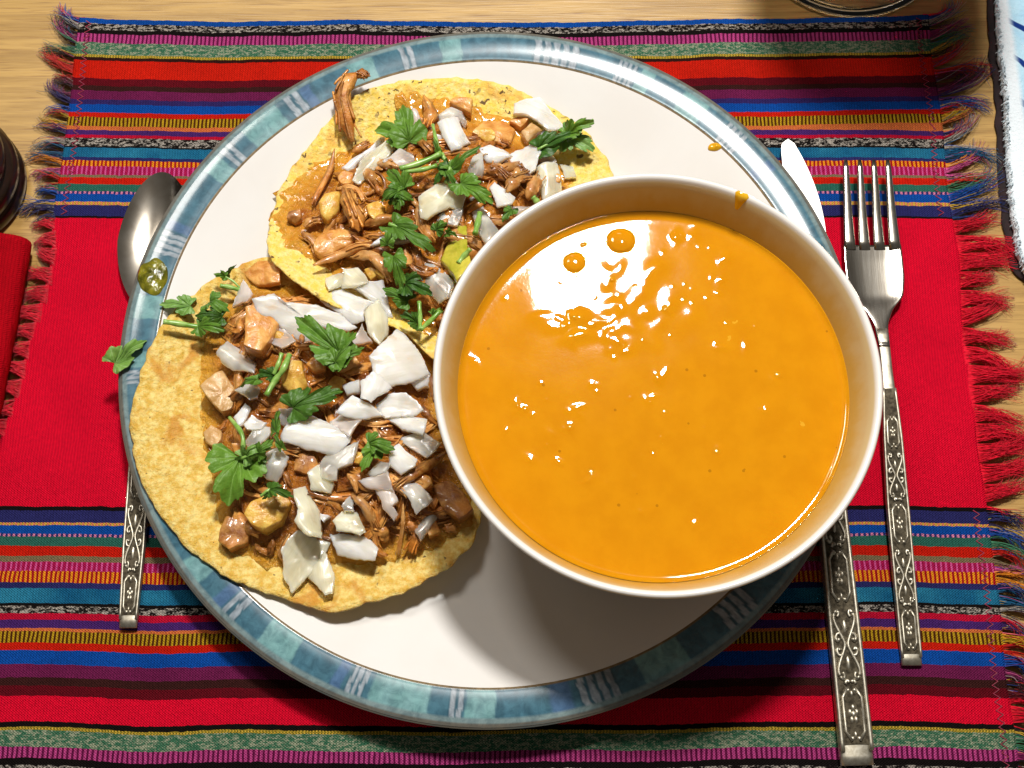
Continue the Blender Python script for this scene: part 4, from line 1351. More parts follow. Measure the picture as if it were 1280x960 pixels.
# ------------------------------------------------------------------ cilantro
def leaf_mesh(base, tip, zfun, up, width, curl, seed, arch=0.002):
    """fan-shaped leaf with three toothed lobes; base and tip are px"""
    tip = (base[0] + (tip[0] - base[0]) * 0.90, base[1] + (tip[1] - base[1]) * 0.90)
    b = on(base[0], base[1], zfun, up); t = on(tip[0], tip[1], zfun, up + curl)
    d = t - b
    L = np.linalg.norm(d); e1 = d / L
    e2 = np.cross([0, 0, 1.0], e1); e2 /= np.linalg.norm(e2)
    e3 = np.cross(e1, e2)
    rs = random.Random(seed)
    N, K = 84, 7
    asym = rs.uniform(-0.12, 0.12); fold = rs.uniform(0.4, 1.5); ph = rs.uniform(0, 6)
    vs_, uv = [], []
    for k in range(K + 1):
        s = k / K
        for i in range(N + 1):
            u = i / N
            phi = (u - 0.5) * 2 * math.radians(112)
            lobe = abs(math.cos(phi * 2.35 + asym))
            R = 0.50 + 0.50 * lobe ** 0.50
            if abs(phi) > 0.67: R *= 0.86
            sc_ = abs(math.sin(phi * 7.05 + 3 * asym + 1.57)) ** 0.5
            tooth = -0.17 * (1 - sc_) - 0.08 * (1 - abs(math.sin(phi * 14.3 + ph)) ** 0.6)
            R = R * (1 + tooth * float(sstep(0.05, 0.5, s + 0.3))) * (1.0 - 0.10 * (abs(phi) / 2.2) ** 2)
            R = max(R, 0.25)
            rr_ = s * R
            X = rr_ * math.cos(phi) * L * 0.99
            Y = rr_ * math.sin(phi) * L * min(0.80, width * 1.0)
            Zc = arch * math.sin(math.pi * min(1, max(0, X / L))) + fold * abs(Y) * 0.32 - (Y / L) ** 2 * L * 0.55 \
                + 0.0006 * math.sin(phi * 7 + ph) * s + 0.0026 * n3(X * 170, Y * 170, seed) + 0.0007 * n3(X * 520, Y * 520, seed) - 0.0014 * s ** 3 * rs.random() * 0.3
            vs_.append(b + e1 * X + e2 * Y + e3 * Zc)
            uv.append((u, s))
    fs = []
    for k in range(K):
        for i in range(N):
            a = k * (N + 1) + i
            fs.append((a, a + N + 1, a + N + 2, a + 1))
    return vs_, fs, uv


def build_leaf(name, data, mat_, parent=None):
    vs_, fs, uv = data
    V = np.array(vs_)
    n = len(V)
    V2 = V.copy(); V2[:, 2] -= 0.00022
    mb = MB()
    mb.add(np.vstack([V, V2]), fs + [tuple(n + q for q in f[::-1]) for f in fs])
    org = V[0] if parent is None else None
    o = mb.build(name, mat_, parent, org)
    me = o.data
    ul = me.uv_layers.new(name='UVMap')
    idx = np.zeros(len(me.loops), int); me.loops.foreach_get('vertex_index', idx)
    U = np.array(uv + uv)
    ul.data.foreach_set('uv', U[idx].ravel())
    return o


def zall(x, y):
    z = zpl(x, y)
    if inside_dist(PT1, x, y) > 0: z = max(z, zf1(x, y))
    if inside_dist(PT2, x, y) > 0: z = max(z, zf2(x, y))
    return z


PT1 = polyworld(T1, 0.018); PT2 = polyworld(T2, 0.018)
sprigs = [  # label, height fn, leaves (base, tip, up, width, curl, mat), stems (path, up, r)
    ('dark green cilantro leaf above the slanted onion strips', 2, [((512, 177), (500, 127), .005, .55, .002, 1), ((507, 172), (462, 160), .006, .62, .001, 0)], []),
    ('bushy cilantro knot with thick cut stems on the pale tortilla', 2,
     [((505, 236), (482, 209), .007, .62, .001, 0), ((500, 240), (473, 252), .007, .6, .0, 0), ((497, 240), (500, 268), .006, .62, .0, 1), ((492, 245), (521, 250), .006, .6, .0, 0),
      ((562, 212), (607, 180), .008, .22, .002, 0), ((562, 210), (540, 234), .007, .5, -.001, 1), ((556, 214), (572, 236), .008, .4, 0, 0), ((550, 198), (541, 168), .007, .25, .002, 0)],
     [([(500, 211), (525, 204), (552, 192)], .008, .0012), ([(507, 215), (528, 212), (546, 207)], .008, .0009), ([(552, 192), (562, 212), (558, 228)], .0075, .0009), ([(541, 156), (545, 175), (550, 194)], .0075, .0007)]),
    ('curled cilantro leaf standing up beside the long white onion slice', 2, [((674, 186), (735, 162), .006, .34, .002, 1), ((708, 168), (748, 150), .008, .4, .004, 0), ((705, 172), (748, 190), .004, .62, .001, 2)], [([(672, 187), (700, 172), (742, 150)], .007, .0006)]),
    ('oblong flat cilantro leaflet resting on white onion', 2, [((576, 229), (623, 257), .0085, .42, .001, 0)], []),
    ('long folded cilantro leaf across the dark meat', 2, [((492, 282), (552, 319), .0065, .32, .001, 1)], [([(486, 280), (500, 285), (516, 294)], .0065, .0009)]),
    ('tiny round cilantro leaflet on the thin onion sliver', 2, [((484, 306), (487, 289), .0065, .7, .0, 0)], []),
    ('small cilantro leaflet below the clear onion piece', 2, [((545, 288), (561, 276), .0065, .7, .0, 0), ((558, 292), (574, 296), .005, .4, 0, 0)], []),
    ('short bare cilantro stem standing on clear onion near the bowl', 2, [], [([(600, 266), (597, 280), (594, 292)], .0085, .0011)]),
    ('short pale green cilantro stem on the greenish chunk', 2, [], [([(588, 311), (580, 320), (573, 329)], .0075, .0010)]),
    ('cilantro leaf tip touching the bowl wall', 2, [((640, 262), (626, 280), .007, .55, .0, 1)], []),
    ('small green cilantro scrap beside the orange meat nubs', 2, [], [([(666, 246), (671, 252), (676, 258)], .007, .0012)]),
    ('dark lobed cilantro leaf beside the greyish onion block', 2, [((492, 320), (505, 368), .007, .42, .001, 1), ((506, 355), (546, 371), .008, .55, .0, 1), ((510, 376), (474, 360), .007, .45, .0, 0)], []),
    ('forked cilantro sprig on the tortilla fold near the bowl', 2, [((522, 404), (497, 392), .0065, .5, 0, 1), ((540, 394), (556, 388), .006, .6, 0, 0)],
     [([(525, 412), (525, 396), (524, 377)], .0085, .0008), ([(526, 412), (537, 402), (550, 389)], .0085, .0009)]),
    ('paired cilantro leaves lying on the long white onion petal', 1, [((424, 442), (362, 390), .0115, .42, .001, 0), ((419, 452), (448, 410), .0115, .34, .002, 1), ((419, 453), (460, 431), .0105, .42, .001, 1)], []),
    ('ragged dark cilantro leaf above the grooved onion piece', 1, [((366, 510), (437, 486), .008, .42, .001, 1)], []),
    ('cilantro sprig with a forked pale stem on the yellow potato cube', 1, [((345, 470), (316, 468), .008, .55, 0, 1), ((322, 474), (297, 486), .0085, .35, 0, 0)],
     [([(333, 494), (345, 474), (354, 462), (362, 443)], .0095, .0011), ([(342, 468), (348, 455), (352, 442)], .009, .0008)]),
    ('cilantro sprig hanging over the tortilla edge onto the plate', 1, [((248, 408), (287, 414), .007, .40, 0, 0), ((262, 378), (289, 390), .006, .7, 0, 0), ((278, 396), (240, 396), .006, .5, 0, 1), ((282, 346), (265, 343), .005, .5, 0, 0), ((284, 345), (297, 328), .004, .18, .001, 1)],
     [([(204, 402), (225, 405), (250, 409)], .005, .0011), ([(275, 357), (287, 359), (302, 363)], .006, .0009), ([(282, 346), (292, 352), (300, 360)], .005, .0004)]),
    ('large broad cilantro leaf with long stem at the sauce edge', 1, [((300, 572), (283, 640), .0075, .80, .001, 0), ((306, 572), (330, 556), .0085, .6, 0, 2), ((322, 568), (346, 548), .009, .5, 0, 0)],
     [([(300, 574), (304, 556), (301, 540), (287, 522)], .0085, .0008), ([(302, 573), (318, 567), (338, 560)], .009, .0007)]),
    ('small cilantro leaf draped over the golden potato chunk', 1, [((336, 612), (372, 622), .009, .40, 0, 1), ((342, 614), (326, 626), .009, .3, 0, 1)], [([(326, 620), (334, 614), (346, 606)], .009, .0006)]),
    ('cupped cilantro leaves among the onions in the filling', 1, [((461, 556), (497, 562), .0085, .62, .001, 0), ((468, 562), (449, 594), .008, .48, 0, 0)], []),
    ('dull cilantro leaf lying on the plate inside the blue rim', 0, [((238, 382), (194, 379), .0018, .48, .0005, 2)], []),
    ('dull cilantro leaf lying across the blue plate rim edge', 0, [((143, 454), (188, 421), .0018, .42, .0, 2)], []),
    ('feathery cilantro bits beside the grooved onion piece', 1, [((344, 540), (350, 508), .008, .25, 0, 0), ((352, 560), (342, 540), .008, .3, 0, 1)], []),
]
for k, (lab, tc, leaves, stems) in enumerate(sprigs):
    zf = {0: zall, 1: zf1, 2: zf2}[tc]
    b0 = leaves[0][0] if leaves else stems[0][0][0]
    org = on(b0[0], b0[1], zf, 0.0)
    nparts = len(leaves) + len(stems)
    if nparts == 1 and leaves:
        l = leaves[0]
        o = build_leaf('cilantro_leaf', leaf_mesh(l[0], l[1], zf, l[2], l[3], l[4], k * 31, 0.0015 if tc else 0.0012), M['leaf'][l[5]])
        tag(o, lab, 'cilantro', 'cilantro scattered on the plate'); continue
    if nparts == 1:
        p, up, r = stems[0]
        mb = MB(); P = crom([on(x, y, zf, up) for x, y in p], 5)
        tube(mb, P, [r * (1 - 0.15 * math.sin(i)) for i in range(len(P))], 8)
        tag(mb.build('cilantro_sprig', M['stem'], None, P[0]), lab, 'cilantro', 'cilantro scattered on the plate'); continue
    root = thing('cilantro_sprig', org, lab, 'cilantro', 'cilantro scattered on the plate')
    for q, l in enumerate(leaves):
        build_leaf('leaf', leaf_mesh(l[0], l[1], zf, l[2], l[3], l[4], k * 31 + q * 5), M['leaf'][l[5]], root)
    for p, up, r in stems:
        mb = MB(); P = crom([on(x, y, zf, up) for x, y in p], 5)
        tube(mb, P, [r * (1 - 0.15 * math.sin(i)) for i in range(len(P))], 8)
        mb.build('stem', M['stem'], root)

# ------------------------------------------------------------------ drips
def blob(name, px, py, rx, ry, h, mat_, lab, cat, seed, zfun=zall):
    p = on(px, py, zfun)
    mb = MB(); n, K = 40, 9
    vs_ = [(p[0], p[1], zfun(p[0], p[1]) + h)]
    for k in range(1, K + 1):
        s = k / K
        for i in range(n):
            a = 2 * math.pi * i / n
            e = 1 + 0.22 * n3(math.cos(a) * 1.3, math.sin(a) * 1.3, seed)
            x, y = p[0] + rx * e * s * math.cos(a), p[1] + ry * e * s * math.sin(a)
            hh = h * (1 - s ** 2) * (1 + 0.9 * n3(x * 420, y * 420, seed) + 0.4 * n3(x * 1100, y * 1100, seed)) - (0.0004 if k == K else 0)
            vs_.append((x, y, zfun(x, y) + 0.0002 + hh))
    fs = [(0, 1 + i, 1 + (i + 1) % n) for i in range(n)]
    for k in range(K - 1):
        for i in range(n):
            j = (i + 1) % n; a = 1 + k * n; b_ = a + n
            fs.append((a + i, b_ + i, b_ + j, a + j))
    fs.append(tuple(1 + (K - 1) * n + i for i in range(n))[::-1])
    mb.add(vs_, fs)
    return tag(mb.build(name, mat_, None, p), lab, cat)


blob('salsa_drop', 191, 345, 0.0060, 0.0076, 0.0012, M['salsa'], 'glossy green brown drop of salsa on the blue plate rim', 'sauce', 3.0)
blob('soup_drop', 893, 184, 0.0028, 0.0016, 0.0010, M['drip'], 'small yellow drop of soup on the white plate near the rim', 'soup drop', 5.0)
# drip running over the bowl's rim
mb = MB()
a0 = math.atan2(at(927, 245, 0.0755)[1] - BY, at(927, 245, 0.0755)[0] - BX)
path = [(0.0700, 0.07585), (0.0690, 0.07595), (0.06815, 0.0749), (0.0675, 0.0731), (0.0669, 0.0713), (0.0664, 0.0700)]
wd = [0.0016, 0.0024, 0.0021, 0.0014, 0.0010, 0.0005]
vs_ = []
for (r, z), w in zip(path, wd):
    for i in range(9):
        u = -1 + i / 4
        a = a0 + u * w / r
        h = 0.00035 * (1 - u * u) - 0.00015
        vs_.append((BX + (r - h * 0.8) * math.cos(a), BY + (r - h * 0.8) * math.sin(a), z + h * 0.6))
fs = [(k * 9 + i, k * 9 + i + 1, (k + 1) * 9 + i + 1, (k + 1) * 9 + i) for k in range(5) for i in range(8)]
mb.add(vs_, fs)
tag(mb.build('soup_drip', M['drip'], None, vs_[4]), 'yellow drip of soup running over the bowl rim', 'soup drip')

# ------------------------------------------------------------------ cutlery
def frame_of(p_end, p_tip, z):
    a = at(p_end[0], p_end[1], z); b_ = at(p_tip[0], p_tip[1], z)
    d = b_ - a; L = np.linalg.norm(d); e1 = d / L
    e2 = np.array([e1[1], -e1[0], 0])                 # to the right when looking along the piece
    return a, e1, e2, L


def loft(mb, secs, fr, nseg=14, mi=0):
    """secs: (t along metres, centre offset, half width, z centre, half thickness, dish) cross-sections"""
    a, e1, e2, L = fr
    vs_ = []
    for (t, c, w, z, h, dish) in secs:
        for k in range(nseg):
            g = 2 * math.pi * k / nseg
            cx, sy = math.cos(g), math.sin(g)
            X = c + w * math.copysign(abs(cx) ** 0.55, cx)
            Z = h * math.copysign(abs(sy) ** 0.75, sy) + dish * (cx * cx - 0.5)
            p = a + e1 * t + e2 * X
            vs_.append((p[0], p[1], z + Z))
    n = len(secs)
    fs = []
    for i in range(n - 1):
        for k in range(nseg):
            k2 = (k + 1) % nseg
            fs.append((i * nseg + k, i * nseg + k2, (i + 1) * nseg + k2, (i + 1) * nseg + k))
    fs.append(tuple(range(nseg))[::-1]); fs.append(tuple((n - 1) * nseg + k for k in range(nseg)))
    mb.add(vs_, fs, None, mi)


def dense_secs(S, n):
    S = np.array(S, float)
    t = np.linspace(S[0, 0], S[-1, 0], n)
    out = np.stack([np.interp(t, S[:, 0], S[:, q]) for q in range(S.shape[1])], -1)
    out[:, 0] = t
    for _ in range(2):
        out[1:-1, 1:] = 0.5 * out[1:-1, 1:] + 0.25 * (out[:-2, 1:] + out[2:, 1:])
    return out.tolist()


def spiral(cx, cy, r0, turns, start, sgn):
    return [(cx + r0 * (1 - 0.75 * k / 12) * math.cos(start + sgn * turns * 2 * math.pi * k / 12),
             cy + r0 * (1 - 0.75 * k / 12) * math.sin(start + sgn * turns * 2 * math.pi * k / 12)) for k in range(13)]


def motif_scroll():
    """hourglass of scrolls: u in -1..1, v in 0..1 (units of width / length)"""
    L = []
    for s in (-1, 1):
        L.append([(s * 0.72, 0.10), (s * 0.80, 0.17), (s * 0.62, 0.28), (s * 0.30, 0.40), (s * 0.12, 0.5), (s * 0.30, 0.60), (s * 0.62, 0.72), (s * 0.80, 0.83), (s * 0.72, 0.90)])
        L.append([(s * 0.72, 0.10), (s * 0.50, 0.06), (s * 0.38, 0.11), (s * 0.52, 0.15)])
        L.append([(s * 0.72, 0.90), (s * 0.50, 0.94), (s * 0.38, 0.89), (s * 0.52, 0.85)])
        for v in (0.43, 0.57):
            L.append([(s * 0.40, 0.5 + (v - 0.5) * 2.0), (s * 0.66, 0.5 + (v - 0.5) * 1.9), (s * 0.78, 0.5 + (v - 0.5) * 1.1), (s * 0.62, 0.5 + (v - 0.5) * 0.6), (s * 0.52, 0.5 + (v - 0.5) * 1.1)])
        L.append([(s * 0.05, 0.02), (s * 0.25, 0.05), (s * 0.40, 0.0)])
    D = [(0, 0.27, 0.16, 0.085), (0, 0.73, 0.16, 0.085)]
    return L, D


def motif_hex():
    L = []
    for s in (-1, 1):
        L.append([(s * 0.28, 0.06), (s * 0.70, 0.22), (s * 0.70, 0.78), (s * 0.28, 0.94)])
    D = [(0, 0.5, 0.15, 0.06)]
    for k in range(5):
        a = 2 * math.pi * k / 5 + 0.3
        D.append((0.26 * math.cos(a), 0.5 + 0.11 * math.sin(a), 0.14, 0.058))
    for v, sg in ((0.10, 1), (0.90, -1)):
        D += [(0, v + sg * 0.06, 0.11, 0.06), (-0.24, v, 0.15, 0.04), (0.24, v, 0.15, 0.04)]
    return L, D


def ornament(mb, fr, t0, t1, wfun, zfun, kind, tr):
    a, e1, e2, L_ = fr
    Ls, Ds = motif_scroll() if kind == 's' else motif_hex()

    def pt(u, v, dz=0.0):
        t = t0 + (t1 - t0) * v
        p = a + e1 * t + e2 * (u * wfun(t) * 0.80)
        return np.array([p[0], p[1], zfun(t) + dz])
    for l in Ls:
        P = [pt(u, v) for u, v in l]
        if kind == 's': P = crom(P, 3)
        tube(mb, P, tr, 5)
    for (u, v, ru, rv) in Ds:
        c = pt(u, v)
        w = wfun(t0 + (t1 - t0) * v) * 0.86
        vs_ = [c + np.array([0, 0, tr * 1.3])]
        for k in range(8):
            g = 2 * math.pi * k / 8
            vs_.append(c + e2 * (ru * w * math.cos(g)) + e1 * (rv * (t1 - t0) * math.sin(g)) + np.array([0, 0, -tr * 0.2]))
        mb.add(vs_, [(0, 1 + k, 1 + (k + 1) % 8) for k in range(8)])


def handle_parts(root, fr, t_end, wfun, zfun, half, motifs, cap):
    """patina panel, raised borders and ornaments on the top of a handle"""
    a, e1, e2, L = fr
    mb = MB(); N = 40; vs_ = []
    for i in range(N + 1):
        t = cap + (t_end - cap) * i / N
        for s in (-1, -0.5, 0, 0.5, 1):
            p = a + e1 * t + e2 * (s * wfun(t) * 0.80)
            vs_.append((p[0], p[1], zfun(t) + half + 0.00014))
    fs = [(i * 5 + k, i * 5 + k + 1, (i + 1) * 5 + k + 1, (i + 1) * 5 + k) for i in range(N) for k in range(4)]
    mb.add(vs_, fs)
    hp = mb.build('engraved_panel', M['patina'], root)
    mb = MB()
    zz = lambda t: zfun(t) + half + 0.00022
    for s in (-1, 1):
        P = []
        for i in range(N + 1):
            t = cap * 0.7 + (t_end - cap * 0.7) * i / N
            p = a + e1 * t + e2 * (s * wfun(t) * 0.84)
            P.append((p[0], p[1], zfun(t) + half))
        tube(mb, P, [0.15 * wfun(cap)] * len(P), 8)
    for kind, m0, m1 in motifs:
        ornament(mb, fr, m0, m1, wfun, zz, kind, 0.085 * wfun(cap) + 0.00018)
    o = mb.build('relief_ornament', M['aged'], root)
    return hp


# fork
fr = frame_of((1139.5, 832), (1077, 212), 0.0048)
LF = fr[3]
fork = thing('fork', fr[0] - np.array([0, 0, 0.002]), 'steel dinner fork with ornate scrolled handle lying beside the bowl', 'fork', 'ornate steel cutlery')
fz = lambda t: float(np.interp(t / LF, [0, 0.06, 0.30, 0.50, 0.60, 0.66, 0.72, 0.80, 0.88, 1.0], [0.0049, 0.0050, 0.0070, 0.0105, 0.0106, 0.0086, 0.0074, 0.0078, 0.0090, 0.0125]))
fw = lambda t: float(np.interp(t / LF, [0, 0.02, 0.28, 0.42, 0.50, 0.56, 0.64], [0.0036, 0.0038, 0.0042, 0.0036, 0.0026, 0.0021, 0.0024]))
mb = MB()
loft(mb, dense_secs([(t, 0, fw(t), fz(t), 0.0011, 0) for t in np.linspace(0, 0.64 * LF, 30)], 46), fr)
fork_handle = mb.build('handle', M['aged'], fork)
mb = MB()
S = [(0.60 * LF, 0, 0.0022, fz(0.60 * LF), 0.0010, 0), (0.65 * LF, 0, 0.0027, fz(.65 * LF), 0.0010, 0.0001), (0.685 * LF, 0, 0.0055, fz(.685 * LF), 0.0009, 0.0004), (0.71 * LF, 0, 0.0098, fz(.71 * LF), 0.0009, 0.0016),
     (0.75 * LF, 0, 0.0110, fz(.75 * LF), 0.0009, 0.0019), (0.79 * LF, 0, 0.0111, fz(.79 * LF), 0.0008, 0.0018), (0.822 * LF, 0, 0.0109, fz(.822 * LF), 0.0008, 0.0014)]
loft(mb, dense_secs(S, 40), fr, 22)
mb.build('head', M['steel'], fork)
for k in range(4):
    c0 = (-1.5 + k) * 0.0057; c1 = (-1.5 + k) * 0.0054
    mb = MB()
    S = []
    for t in np.linspace(0.812, 1.0, 12):
        q = (t - 0.812) / 0.188
        S.append((t * LF, c0 + (c1 - c0) * q, 0.0023 * (1 - q) + 0.0010 * q if q < 0.95 else 0.0006, fz(t * LF) + (0.0004 if k in (0, 3) else -0.0002) * (1 - q), 0.0008 if q < 0.95 else 0.0004, 0))
    loft(mb, S, fr, 10)
    mb.build('tine', M['steel'], fork)
mL = LF
handle_parts(fork_handle, fr, 0.515 * mL, fw, fz, 0.00105, [('h', 0.022 * mL, 0.105 * mL), ('s', 0.105 * mL, 0.215 * mL), ('h', 0.215 * mL, 0.30 * mL), ('s', 0.30 * mL, 0.395 * mL), ('h', 0.395 * mL, 0.465 * mL)], 0.020 * mL)

# knife
fr = frame_of((1070.5, 957), (990, 177), 0.0046)
LK = fr[3]
knife = thing('table_knife', fr[0] - np.array([0, 0, 0.002]), 'steel table knife with ornate scrolled handle running under the bowl edge', 'knife', 'ornate steel cutlery')
kz = lambda t: 0.0056
kw = lambda t: float(np.interp(t / LK, [0, 0.02, 0.2, 0.42, 0.50, 0.52], [0.0056, 0.0058, 0.0056, 0.0052, 0.0048, 0.0045]))
mb = MB()
loft(mb, dense_secs([(t, 0, kw(t), kz(t), 0.0022, 0) for t in np.linspace(0, 0.5 * LK, 24)], 40), fr, 16)
knife_handle = mb.build('handle', M['aged'], knife)
handle_parts(knife_handle, fr, 0.47 * LK, kw, kz, 0.00222, [('h', 0.028 * LK, 0.112 * LK), ('s', 0.112 * LK, 0.225 * LK), ('h', 0.225 * LK, 0.312 * LK), ('s', 0.312 * LK, 0.425 * LK)], 0.028 * LK)
# blade: flat, leaning a little to the plate, rounded tip
mb = MB(); a, e1, e2, L = fr
vs_ = []; N = 60
TILT = -0.02
for i in range(N + 1):
    t = (0.49 + 0.51 * i / N)
    q = (t - 0.49) / 0.51
    left = -0.0062 + 0.0012 * q
    right = 0.0082 + 0.0012 * q
    if q > 0.66:
        k = (q - 0.66) / 0.31
        right = 0.0090 - 0.0080 * min(k, 1.1) ** 2
    if q > 0.965:
        k = (q - 0.965) / 0.035
        e = math.sqrt(max(0, 1 - k * k))
        left = -0.0020 - 0.0030 * e
        right = min(right, -0.0020 + 0.0031 * e)
    for s in range(7):
        u = left + (right - left) * s / 6
        p = a + e1 * (t * L) + e2 * u
        zc = 0.0050 - TILT * (u - 0.001) * 1.0 * min(1, q * 6) + 0.00004 * (1 - ((s - 3) / 3) ** 2) + 0.0026 * max(0, q - 0.25)
        vs_.append((p[0], p[1], zc))
n1 = len(vs_)
vs_ += [(x, y, z - 0.0011) for x, y, z in vs_]
fs = []
for i in range(N):
    for s in range(6):
        q = i * 7 + s
        f = (q, q + 1, q + 8, q + 7)
        fs.append(f); fs.append(tuple(n1 + w for w in f[::-1]))
    for s in (0, 6):
        q = i * 7 + s
        f = (q, q + 7, n1 + q + 7, n1 + q)
        fs.append(f if s == 0 else f[::-1])
fs.append(tuple(range(7)) + tuple(n1 + 6 - w for w in range(7))); fs.append(tuple(N * 7 + 6 - w for w in range(7)) + tuple(n1 + N * 7 + w for w in range(7)))
mb.add(vs_, fs)
mb.build('blade', M['blade'], knife, angle=40)

# spoon
fr = frame_of((160.5, 785), (205, 220), 0.0046)
LS = fr[3]
spoon = thing('spoon', fr[0] - np.array([0, 0, 0.002]), 'steel spoon with ornate handle half hidden under the plate', 'spoon', 'ornate steel cutlery')
sz = lambda t: float(np.interp(t / LS, [0, 0.06, 0.3, 0.5, 0.62, 0.70], [0.0049, 0.0050, 0.0056, 0.0068, 0.0070, 0.0062]))
sw = lambda t: float(np.interp(t / LS, [0, 0.02, 0.16, 0.34, 0.50, 0.60, 0.70], [0.0031, 0.0033, 0.0041, 0.0042, 0.0030, 0.0020, 0.0026]))
mb = MB()
loft(mb, dense_secs([(t, 0, sw(t), sz(t), 0.0011, 0) for t in np.linspace(0, 0.70 * LS, 30)], 46), fr)
spoon_handle = mb.build('handle', M['aged'], spoon)
handle_parts(spoon_handle, fr, 0.5 * LS, sw, sz, 0.00105, [('h', 0.022 * LS, 0.11 * LS), ('s', 0.11 * LS, 0.255 * LS), ('h', 0.255 * LS, 0.345 * LS), ('s', 0.345 * LS, 0.47 * LS)], 0.024 * LS)
mb = MB(); a, e1, e2, L = fr
n, K = 56, 12
tc_ = 0.835 * LS; la = 0.165 * LS; wa = 0.0150
vs_ = []
for layer in (0, 1):
    for k in range(K + 1):
        s = k / K
        for i in range(n):
            g = 2 * math.pi * i / n
            dx = math.cos(g) * s; dy = math.sin(g) * s
            egg = 1.0 - 0.16 * (dy) if dy > 0 else 1.0 + 0.05 * dy
            p = a + e1 * (tc_ + la * dy) + e2 * (wa * dx * egg)
            z = 0.0075 - 0.0042 * (1 - s * s) + 0.0004 * dy - (0.0008 if layer else 0)
            vs_.append((p[0], p[1], z))
fs = []
off2 = (K + 1) * n
for k in range(K):
    for i in range(n):
        j = (i + 1) % n
        f = (k * n + i, (k + 1) * n + i, (k + 1) * n + j, k * n + j)
        fs.append(f); fs.append(tuple(off2 + q for q in f[::-1]))
for i in range(n):
    j = (i + 1) % n
    fs.append((K * n + i, off2 + K * n + i, off2 + K * n + j, K * n + j))
mb.add(vs_, fs)
mb.build('bowl', M['spoon_steel'], spoon, angle=60)

# ------------------------------------------------------------------ wine glass beyond the mat
gx, gy = 0.1495, 0.1925
glass = thing('wine_glass', (gx, gy, 0.0004), 'clear stemmed glass of red wine standing on the table beyond the place mat', 'wine glass')
mb = MB()
pf = [(0.0005, 0.0010), (0.030, 0.0012), (0.0395, 0.0008), (0.0405, 0.0016), (0.0400, 0.0026), (0.030, 0.0032), (0.014, 0.0052), (0.006, 0.0090), (0.0042, 0.018), (0.0038, 0.045), (0.0042, 0.066), (0.008, 0.074), (0.0005, 0.0745)]
lathe(mb, pf, 96, (gx, gy))
mb.build('stem_and_foot', M['glass'], glass)
mb = MB()
o_ = crom([(0.004, 0.0746), (0.016, 0.078), (0.029, 0.090), (0.042, 0.108), (0.045, 0.130), (0.042, 0.156), (0.036, 0.178)], 3)
i_ = [(r - 0.0013 if r > 0.006 else r * 0.5, z + (0.0016 if z < 0.085 else 0)) for r, z in o_][::-1]
lathe(mb, [tuple(q) for q in o_] + i_, 80, (gx, gy))
mb.build('glass_cup', M['glass'], glass)
mb = MB()
wp = crom([(0.0005, 0.0772), (0.012, 0.0788), (0.0268, 0.0912), (0.0402, 0.108), (0.0428, 0.124)], 3)
lathe(mb, [tuple(q) for q in wp] + [(0.0005, 0.124)], 80, (gx, gy))
mb.build('wine', M['wine'], glass)

# ------------------------------------------------------------------ turned wooden mill at the left
px_, py_ = at(-52, 236, 0.0)[:2]
mill = thing('pepper_mill', (px_, py_, 0.0003), 'dark brown turned wooden mill standing on the table beside the mat fringe', 'pepper mill')
mb = MB()
pf = [(0.0005, 0.0006), (0.0262, 0.0006), (0.0275, 0.0022), (0.0275, 0.0055), (0.0262, 0.0068), (0.0256, 0.0080), (0.0272, 0.0096), (0.0272, 0.0130), (0.0255, 0.0150), (0.0240, 0.0165), (0.0252, 0.0185),
      (0.0250, 0.0225), (0.0225, 0.0260), (0.0190, 0.040), (0.0170, 0.060), (0.0185, 0.078), (0.0205, 0.084), (0.0005, 0.085)]
lathe(mb, pf, 90, (px_, py_))
mb.build('body', M['dark_wood'], mill, angle=45)
mb = MB()
lathe(mb, [(0.0005, 0.0853), (0.020, 0.0853), (0.0215, 0.092), (0.019, 0.104), (0.010, 0.112), (0.006, 0.114), (0.0005, 0.1145)], 90, (px_, py_))
mb.build('cap', M['dark_wood'], mill, angle=45)
mb = MB()
lathe(mb, [(0.0005, 0.1147), (0.006, 0.115), (0.007, 0.119), (0.005, 0.124), (0.0005, 0.125)], 40, (px_, py_))
mb.build('knob', M['aged'], mill)

# ------------------------------------------------------------------ red napkin at the left
nap = lin('b80618')
M['napkin'] = weave('napkin_red', nap, tuple(q * 0.85 for q in nap))
mb = MB()
A = at(31, 300, 0.014); B = at(-6, 500, 0.014)
d = B - A; d[2] = 0; L = np.linalg.norm(d); d /= L; nrm = np.array([d[1], -d[0], 0])
if nrm[0] > 0: nrm = -nrm                            # away from the mat
vs_ = []; NT, NS = 40, 22
for i in range(NT + 1):
    t = -0.002 + (L + 0.03) * i / NT
    for k in range(NS):
        g = 2 * math.pi * k / NS
        w = 0.026; h = 0.0075
        X = w - w * math.copysign(abs(math.cos(g)) ** 0.45, math.cos(g))
        Z = 0.0082 + h * math.copysign(abs(math.sin(g)) ** 0.8, math.sin(g))
        p = A + d * t + nrm * (X + 0.0006 * n3(t * 80, 0, 1))
        vs_.append((p[0], p[1], Z + 0.0008 * n3(p[0] * 70, p[1] * 70, 3) * (1 if Z > 0.008 else 0)))
fs = [(i * NS + k, i * NS + (k + 1) % NS, (i + 1) * NS + (k + 1) % NS, (i + 1) * NS + k) for i in range(NT) for k in range(NS)]
fs.append(tuple(range(NS))[::-1]); fs.append(tuple(NT * NS + k for k in range(NS)))
mb.add(vs_, fs)
tag(mb.build('napkin', M['napkin'], None, (A[0], A[1], 0.0)), 'plain red cloth napkin folded thick beside the mat fringe', 'napkin')

